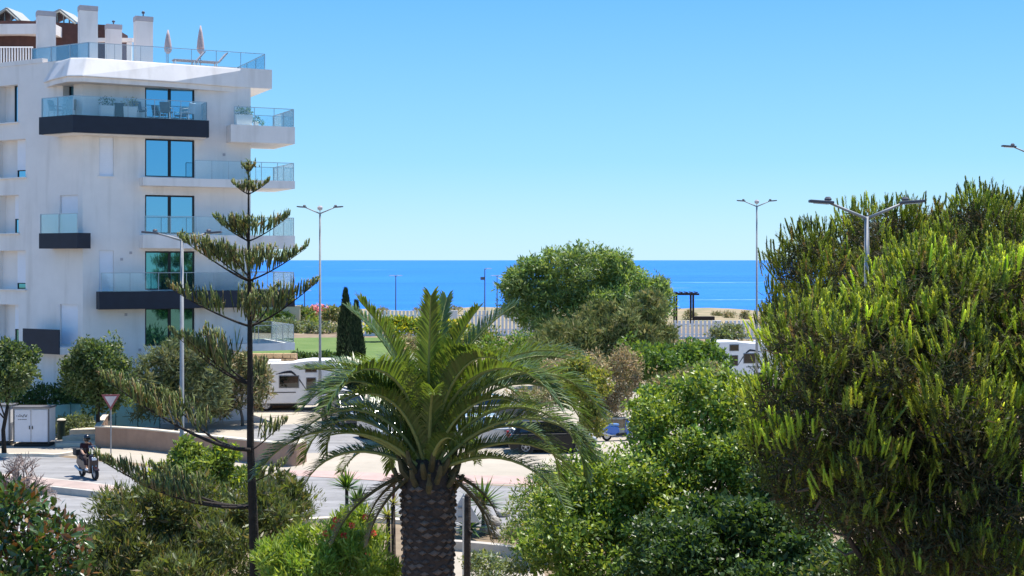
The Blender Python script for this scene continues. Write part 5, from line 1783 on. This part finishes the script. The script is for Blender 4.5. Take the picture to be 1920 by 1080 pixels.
# cypresses
def cypress(px, d, ytop, wpx, label, seed):
    z1 = Z(ytop, d)
    rng = np.random.default_rng(seed)
    o = thing('cypress', label, 'cypress', (X(px, d), d, 0), group='cypresses by the lawn')
    n = 6500
    u = rng.random(n) ** .9
    z = .15 + u * (z1 - .15)
    prof = np.where(u < .25, .7 + .3 * u / .25, (1 - ((u - .25) / .75) ** 2.0) * .99 + .01) * wpx * d / F / 2
    q = rng.uniform(0, 6.28, n)
    r = prof * (1 - .4 * rng.random(n) ** 2) * (1 + .10 * np.sin(q * 3 + z * 2.2))
    pos = np.stack([r * np.cos(q), r * np.sin(q), z], 1)
    ax = np.stack([np.cos(q) * .3, np.sin(q) * .3, np.ones(n)], 1) + rand_unit(rng, n) * .3
    scatter('crown', LEAF, pos, ax, rand_unit(rng, n), .28 * rng.uniform(.7, 1.3, n), .07, mix_cols(rng, n, [((.014, .028, .014), 3), ((.022, .040, .018), 2)]), LM_DARKC, o)
    MB().tube([(0, 0, -.05), (0, 0, z1 * .9)], [.12, .02], 7).build('trunk', bark_dark, o)
LM_DARKC = leaf_mat('cypress_leaf', .1, .7, .2)
cypress(648, 86, 546, 34, 'tall dark pointed cypress beyond the white motorhome', 71)
cypress(668, 84, 569, 32, 'shorter dark cypress just right of the tall cypress', 72)

# beyond: hedges, flowering shrubs, lawn edge
bush('silver_hedge', 'grey-green clipped hedge bordering the far lawn behind the lamp post', 530, 612, 172, 62, 16, 2.0, 3200, .40, .45, GREYGREEN, 73, extra=[(600, 618, 170, 40, 13, 1.8), (470, 612, 172, 50, 16, 2.0)], cat='hedge')
bush('dark_far_hedge', 'dark hedge below the pale yellow garden wall', 505, 594, 176, 40, 10, 1.5, 1500, .4, .45, GREEN_DARK, 74, cat='hedge')
bush('mixed_far_shrub', 'mixed green and tan shrub left of the pink flowers', 560, 597, 180, 36, 20, 2.0, 2000, .4, .4, OLIVE + GREEN_MID, 75)
bush('pink_flower_shrub', 'shrub covered in pink flowers near the sea', 590, 588, 186, 34, 14, 1.8, 1700, .36, .7, [((.55, .22, .24), 4), ((.62, .32, .33), 2), ((.10, .14, .05), 2)], 76, LM_FLOWER)
bush('scrub_bush', 'tan green scrub left of the tall cypress on the dune', 628, 590, 183, 26, 14, 1.6, 1100, .36, .4, OLIVE, 77)
bush('yellow_flower_hedge', 'hedge with yellow flowers in front of the white picket fence', 745, 616, 152, 62, 17, 1.8, 3400, .36, .5, [((.34, .30, .03), 3), ((.12, .17, .03), 3), ((.06, .10, .025), 2)], 78, extra=[(830, 616, 152, 50, 15, 1.6)], cat='hedge')
bush('dark_lawn_hedge', 'dark low hedge between lawn and motorhome', 590, 676, 118, 52, 15, 1.2, 2400, .26, .45, GREEN_DARK, 79, extra=[(560, 680, 117, 30, 14, 1.2)], cat='hedge')
bush('clipped_ball', 'small grey-green clipped ball below the white terrace slab', 540, 680, 108, 14, 13, .6, 600, .18, .45, GREYGREEN, 80, sub=(0, 0, 0), cat='shrub')
bush('tan_grass_bush', 'tall tan brown bush behind the left palm fronds', 760, 690, 96, 34, 52, 1.4, 2800, .3, .2, TAN + OLIVE, 81, LM_DRY, upb=.8)
bush('mid_bush', 'olive bush behind the upright palm fronds', 850, 680, 105, 62, 40, 2.0, 3600, .3, .35, OLIVE + GREEN_MID, 82, extra=[(900, 650, 108, 50, 30, 2.0)])
bush('mid_green_bush', 'green bush behind the right palm fronds', 965, 665, 104, 58, 42, 2.0, 4200, .28, .4, GREEN_MID, 83, extra=[(1010, 700, 102, 50, 36, 1.8), (930, 700, 103, 40, 30, 1.6)])
bush('low_bed_shrub', 'low olive shrub bed beyond the black car', 985, 752, 80, 62, 20, .9, 3000, .18, .3, OLIVE + TAN, 56, LM_DRY, [(1045, 748, 79, 36, 24, .9)])
bush('pale_dry_bush', 'pale dry bush right of the palm crown by the car park', 1035, 700, 88, 36, 26, 1.3, 1800, .24, .3, TAN, 84, LM_DRY)
for i, (px, d, r) in enumerate(((1290, 196, 14), (1370, 200, 16), (1400, 198, 12), (1345, 205, 11), (790, 196, 14), (850, 200, 20), (970, 198, 16), (720, 200, 15))):
    bush('dune_scrub', 'low tan scrub tuft growing on the dune by the sea', px, 594 - (2 if i < 4 else 10), d, r, 8, 1.0, 380, .32, .25, TAN + OLIVE, 90 + i, LM_DRY, cat='scrub', group='scrub tufts on the dune', sub=(5, .3, .5))

# ------------------------------------------------------------------ foreground left
cb = (X(370, 34), 34.0, 0)
leafy('soft_green_bush', 'wide soft green bush of fine upright foliage around the conifer trunk', 'bush', cb,
      blob_rel(cb, [(290, 1000, 34, 120, 90, 1.4), (400, 985, 35, 100, 85, 1.4), (230, 1060, 33, 75, 70, 1.1), (520, 985, 35, 80, 75, 1.2), (360, 1080, 33, 160, 100, 1.4), (530, 940, 36, 50, 45, .9), (300, 940, 35, 60, 40, .9)]),
      40000, .17, .14, [((.075, .095, .036), 4), ((.055, .072, .030), 4), ((.095, .125, .038), 2), ((.115, .10, .06), 2)], 101, sub=(16, .22, .45), upb=.9, r0=.1, nl=20)
rb = (X(610, 28.5), 28.5, 0)
leafy('flowering_shrub', 'bright green narrow-leaved shrub with a few red flowers left of the palm trunk', 'shrub', rb,
      blob_rel(rb, [(620, 1030, 28.5, 85, 62, 1.0), (690, 1060, 28, 60, 62, .9), (545, 1060, 28.5, 70, 50, .9), (610, 1090, 28, 130, 60, 1.0), (660, 990, 29, 36, 34, .6)]),
      15000, .13, .22, GREEN_LIGHT, 102, sub=(14, .22, .45), upb=.8, r0=.06, nl=16)
fs = [o_ for o_ in bpy.data.objects if o_.name == 'flowering_shrub'][0]
rng = np.random.default_rng(9)
for (px, py) in ((630, 975), (685, 970), (660, 985), (690, 1040), (645, 1005), (625, 990), (700, 1000), (610, 1000)):
    p = P(px, py, 27.7) - Vector(rb)
    n = 34
    q = rand_unit(rng, n)
    scatter('flower', LEAF, np.array(p) + q * .03, q + np.array([0, 0, .4]), rand_unit(rng, n), .055, .03, mix_cols(rng, n, [((.45, .05, .04), 3), ((.55, .18, .12), 1)]), LM_FLOWER, fs)
yb = (X(365, 46), 46.0, 0)
leafy('yellow_green_shrub', 'yellow-green shrub behind the lower conifer branches by the tan wall', 'shrub', yb,
      blob_rel(yb, [(370, 880, 46, 60, 38, 1.0), (320, 900, 46, 55, 34, 1.0), (440, 905, 46, 60, 32, 1.0), (350, 845, 46, 26, 22, .6), (420, 850, 46, 26, 22, .6)]),
      7000, .17, .4, [((.20, .24, .035), 2), ((.10, .15, .03), 3), ((.05, .08, .025), 3)], 103, sub=(12, .25, .5), r0=.06)

# broad-leaved shrub in the bottom left corner: its biggest leaves are separate objects
def corner_shrub():
    d = 18.0
    b = (X(60, d), d, 0)
    o = thing('broadleaf_shrub', 'glossy broad-leaved shrub with some reddish leaves in front of the road', 'shrub', b)
    rng = np.random.default_rng(111)
    lumps = blob_rel(b, [(30, 985, 18, 85, 75, .6), (100, 1040, 17.8, 66, 66, .55), (0, 1070, 17.6, 110, 75, .6), (60, 1100, 17.6, 110, 70, .6), (-40, 960, 18, 60, 60, .5)])
    L = sublumps(lumps, 12, .25, .45, rng, .3)
    pal = [((.025, .055, .018), 4), ((.05, .09, .022), 3), ((.09, .14, .03), 2), ((.13, .055, .022), 1.6), ((.18, .10, .04), .6)]
    n = 4200
    p, dd = crown_points(L, n, rng, .7, .4)
    ax = dd * .7 + rand_unit(rng, n) * .6 + np.array([0, 0, .3])
    nor = dd * .6 + rand_unit(rng, n) * .6 + np.array([0, 0, .5])
    f = scatter('foliage', LEAF, p, ax, nor, .13 * rng.uniform(.7, 1.2, n), .06, mix_cols(rng, n, pal, .25), LM_GLOSSY2, o)
    tag(f, kind='stuff')
    # leaf meshes, three colours, shared
    mes = []
    for c in ((.03, .065, .02), (.055, .10, .025), (.10, .16, .03), (.14, .06, .025)):
        V = [(0, 0, 0), (.022, .03, .010), (.036, .08, .012), (.028, .125, .006), (0, .165, -.012), (-.028, .125, .006), (-.036, .08, .012), (-.022, .03, .010), (0, .04, 0), (0, .085, -.001), (0, .13, -.005)]
        Fc = [(0, 1, 8), (1, 2, 9, 8), (2, 3, 10, 9), (3, 4, 10), (4, 5, 10), (5, 6, 9, 10), (6, 7, 8, 9), (7, 0, 8)]
        me = bpy.data.meshes.new('leaf'); me.from_pydata(V, [], Fc)
        set_cols(me, np.tile(np.array(c), (len(V), 1)))
        me.materials.append(LM_GLOSSY2)
        mes.append(me)
    p, dd = crown_points(L, 900, rng, .12, .8)
    sel = np.argsort(dd[:, 1] - dd[:, 2] * .7)[:290]
    for i in sel:
        lf = link('leaf', mes[int(rng.choice(4, p=[.4, .3, .12, .18]))], None, o)
        a = Vector(dd[i] * .7 + rand_unit(rng, 1)[0] * .7 + np.array([0, 0, .2])).normalized()
        nn = Vector(dd[i] * .5 + rand_unit(rng, 1)[0] * .5 + np.array([0, 0, .6]))
        s = a.cross(nn).normalized(); n2 = s.cross(a)
        sc = rng.uniform(.75, 1.25)
        M = Matrix(((s.x, a.x, n2.x), (s.y, a.y, n2.y), (s.z, a.z, n2.z))) * sc
        lf.matrix_local = Matrix.Translation(Vector(p[i])) @ M.to_4x4()
    limbs(o, (0, 0, 0), lumps, .07, bark_m, rng, .5, 14)
LM_GLOSSY2 = leaf_mat('leaf_very_glossy', 0.15, 0.22, 0.7)
corner_shrub()

def bare_bush():
    d = 27.0
    b = (X(28, d), d, 0)
    o = thing('bare_twig_bush', 'leafless grey-pink twiggy bush in front of the white cabinets', 'bush', b)
    rng = np.random.default_rng(121)
    tw = mat('bare_twigs', (.28, .22, .20), .9, .2, 10)
    mb = MB()
    def grow(p, dv, L, r, lev):
        e = p + dv * L
        mid = p.lerp(e, .5) + Vector(rng.normal(size=3)) * L * .07
        mb.tube([p, mid, e], [r, r * .8, r * .6], 5 if lev < 2 else 3, cap=False)
        if lev >= 5: return
        for k in range(3 if lev < 4 else 4):
            nd = (dv + Vector(rng.normal(size=3)) * .55 + Vector((0, 0, .05))).normalized()
            grow(p.lerp(e, rng.uniform(.45, 1)), nd, L * rng.uniform(.55, .8), max(.006, r * .66), lev + 1)
    hub = Vector((0, 0, Z(935, d)))
    mb.tube([(0, 0, -.05), (.06, .03, hub.z * .5), tuple(hub)], [.07, .06, .05], 7)
    for k in range(13):
        q = k * 2.4
        grow(hub - Vector((0, 0, .25 * rng.random())), Vector((math.cos(q) * .75, math.sin(q) * .6, rng.uniform(.5, 1.1))).normalized(), .42, .022, 1)
    tag(mb.build('twigs', tw, o, fix=False), kind='stuff')
bare_bush()

# rosette plants in the beds
def rosette(name, label, px, py, d, r, seed, pal, n=60, stem=True, cat='plant', group=None, width=.12, leafm=None):
    c = P(px, py, d)
    o = thing(name, label, cat, (c.x, c.y, 0), group=group)
    rng = np.random.default_rng(seed)
    MB().tube([(0, 0, -.05), (.02, 0, c.z * .5), (0, 0, c.z)], [.07, .055, .045], 8).build('stem', bark_m, o, smooth=True)
    tv = np.array([(-.5, 0, 0), (.5, 0, 0), (.42, .5, .12), (-.42, .5, .12), (0, 1, -.15)])
    q = rand_unit(rng, n); q[:, 2] = np.abs(q[:, 2]) * 1.1 - .25
    scatter('leaves', (tv, [(0, 1, 2, 3), (3, 2, 4)]), np.tile(np.array([0, 0, c.z]), (n, 1)) + q * .05, q, np.tile(np.array([0, 0, 1.0]), (n, 1)) + rand_unit(rng, n) * .1, r * rng.uniform(.75, 1.1, n), r * width, mix_cols(rng, n, pal), leafm or LM, o)
    return o
rosette('yucca', 'spiky green yucca on a short stem above the red flowers', 650, 915, 37, .55, 131, GREEN_MID, 90, group=None)
rosette('yucca', 'dark rounded yucca rosette right beside the red flowers', 672, 945, 35, .52, 132, GREEN_DARK, 110)
rosette('fan_palm', 'small fan palm behind the triangular sign', 905, 945, 46, .95, 133, GREEN_MID, 80)
rosette('fan_palm', 'low dark fan palm below the triangular sign', 880, 990, 45, .8, 134, GREEN_DARK, 80)
rosette('agave', 'small tan-tipped agave left of the palm trunk', 728, 968, 33, .45, 135, OLIVE, 60)
o = rosette('aloe', 'reddish dry aloe flower stalk at the left edge of the palm trunk', 737, 945, 30, .3, 136, TAN + OLIVE, 40)
MB().tube([(0, 0, Z(945, 30)), (.02, 0, Z(915, 30)), (0, 0, Z(890, 30))], [.03, .035, .05], 6).build('flower_stalk', mat('dry_flower', (.16, .05, .05), .9, .3, 20), o)
# rocks in the planted bed
rr = random.Random(8)
for i, (px, py, s) in enumerate(((925, 985, .35), (945, 968, .3), (955, 1000, .4), (935, 1008, .28), (915, 1000, .3))):
    p = G(px, py)
    bm = bmesh.new()
    bmesh.ops.create_icosphere(bm, subdivisions=2, radius=1)
    for v in bm.verts:
        v.co = Vector((v.co.x * s * rr.uniform(.8, 1.1), v.co.y * s * .8 * rr.uniform(.85, 1.1), v.co.z * s * .6 * rr.uniform(.8, 1.1)))
    me = bpy.data.meshes.new('rock'); bm.to_mesh(me); bm.free()
    k = link('rock', me, mat('grey_rock', (.36, .33, .30), .9, .25, 6, .6, 20))
    k.location = (p.x, p.y, s * .35)
    k.rotation_euler = (0, 0, rr.uniform(0, 6))
    tag(k, 'pale grey rock in the planted bed behind the kerb', 'rock', 'rocks in the planted bed')

# trees beside the viewer's building, outside the frame; they mirror in the lower windows
for i, (x, y, h) in enumerate(((30, 18, 8.5), (37, 8, 9.5), (44, 22, 9.0), (24, 8, 7.5))):
    leafy('garden_tree', 'leafy garden tree standing beyond the frame on the viewer\'s side', 'tree', (x, y, 0),
          [((0, 0, h * .62), (2.8, 2.8, h * .34)), ((1.2, .5, h * .5), (2.2, 2.2, h * .25)), ((-1.3, -.4, h * .5), (2.2, 2.2, h * .25))],
          5000, .35, .5, GREEN_MID, 200 + i, sub=(10, .25, .45), r0=.18, group='garden trees beyond the frame')
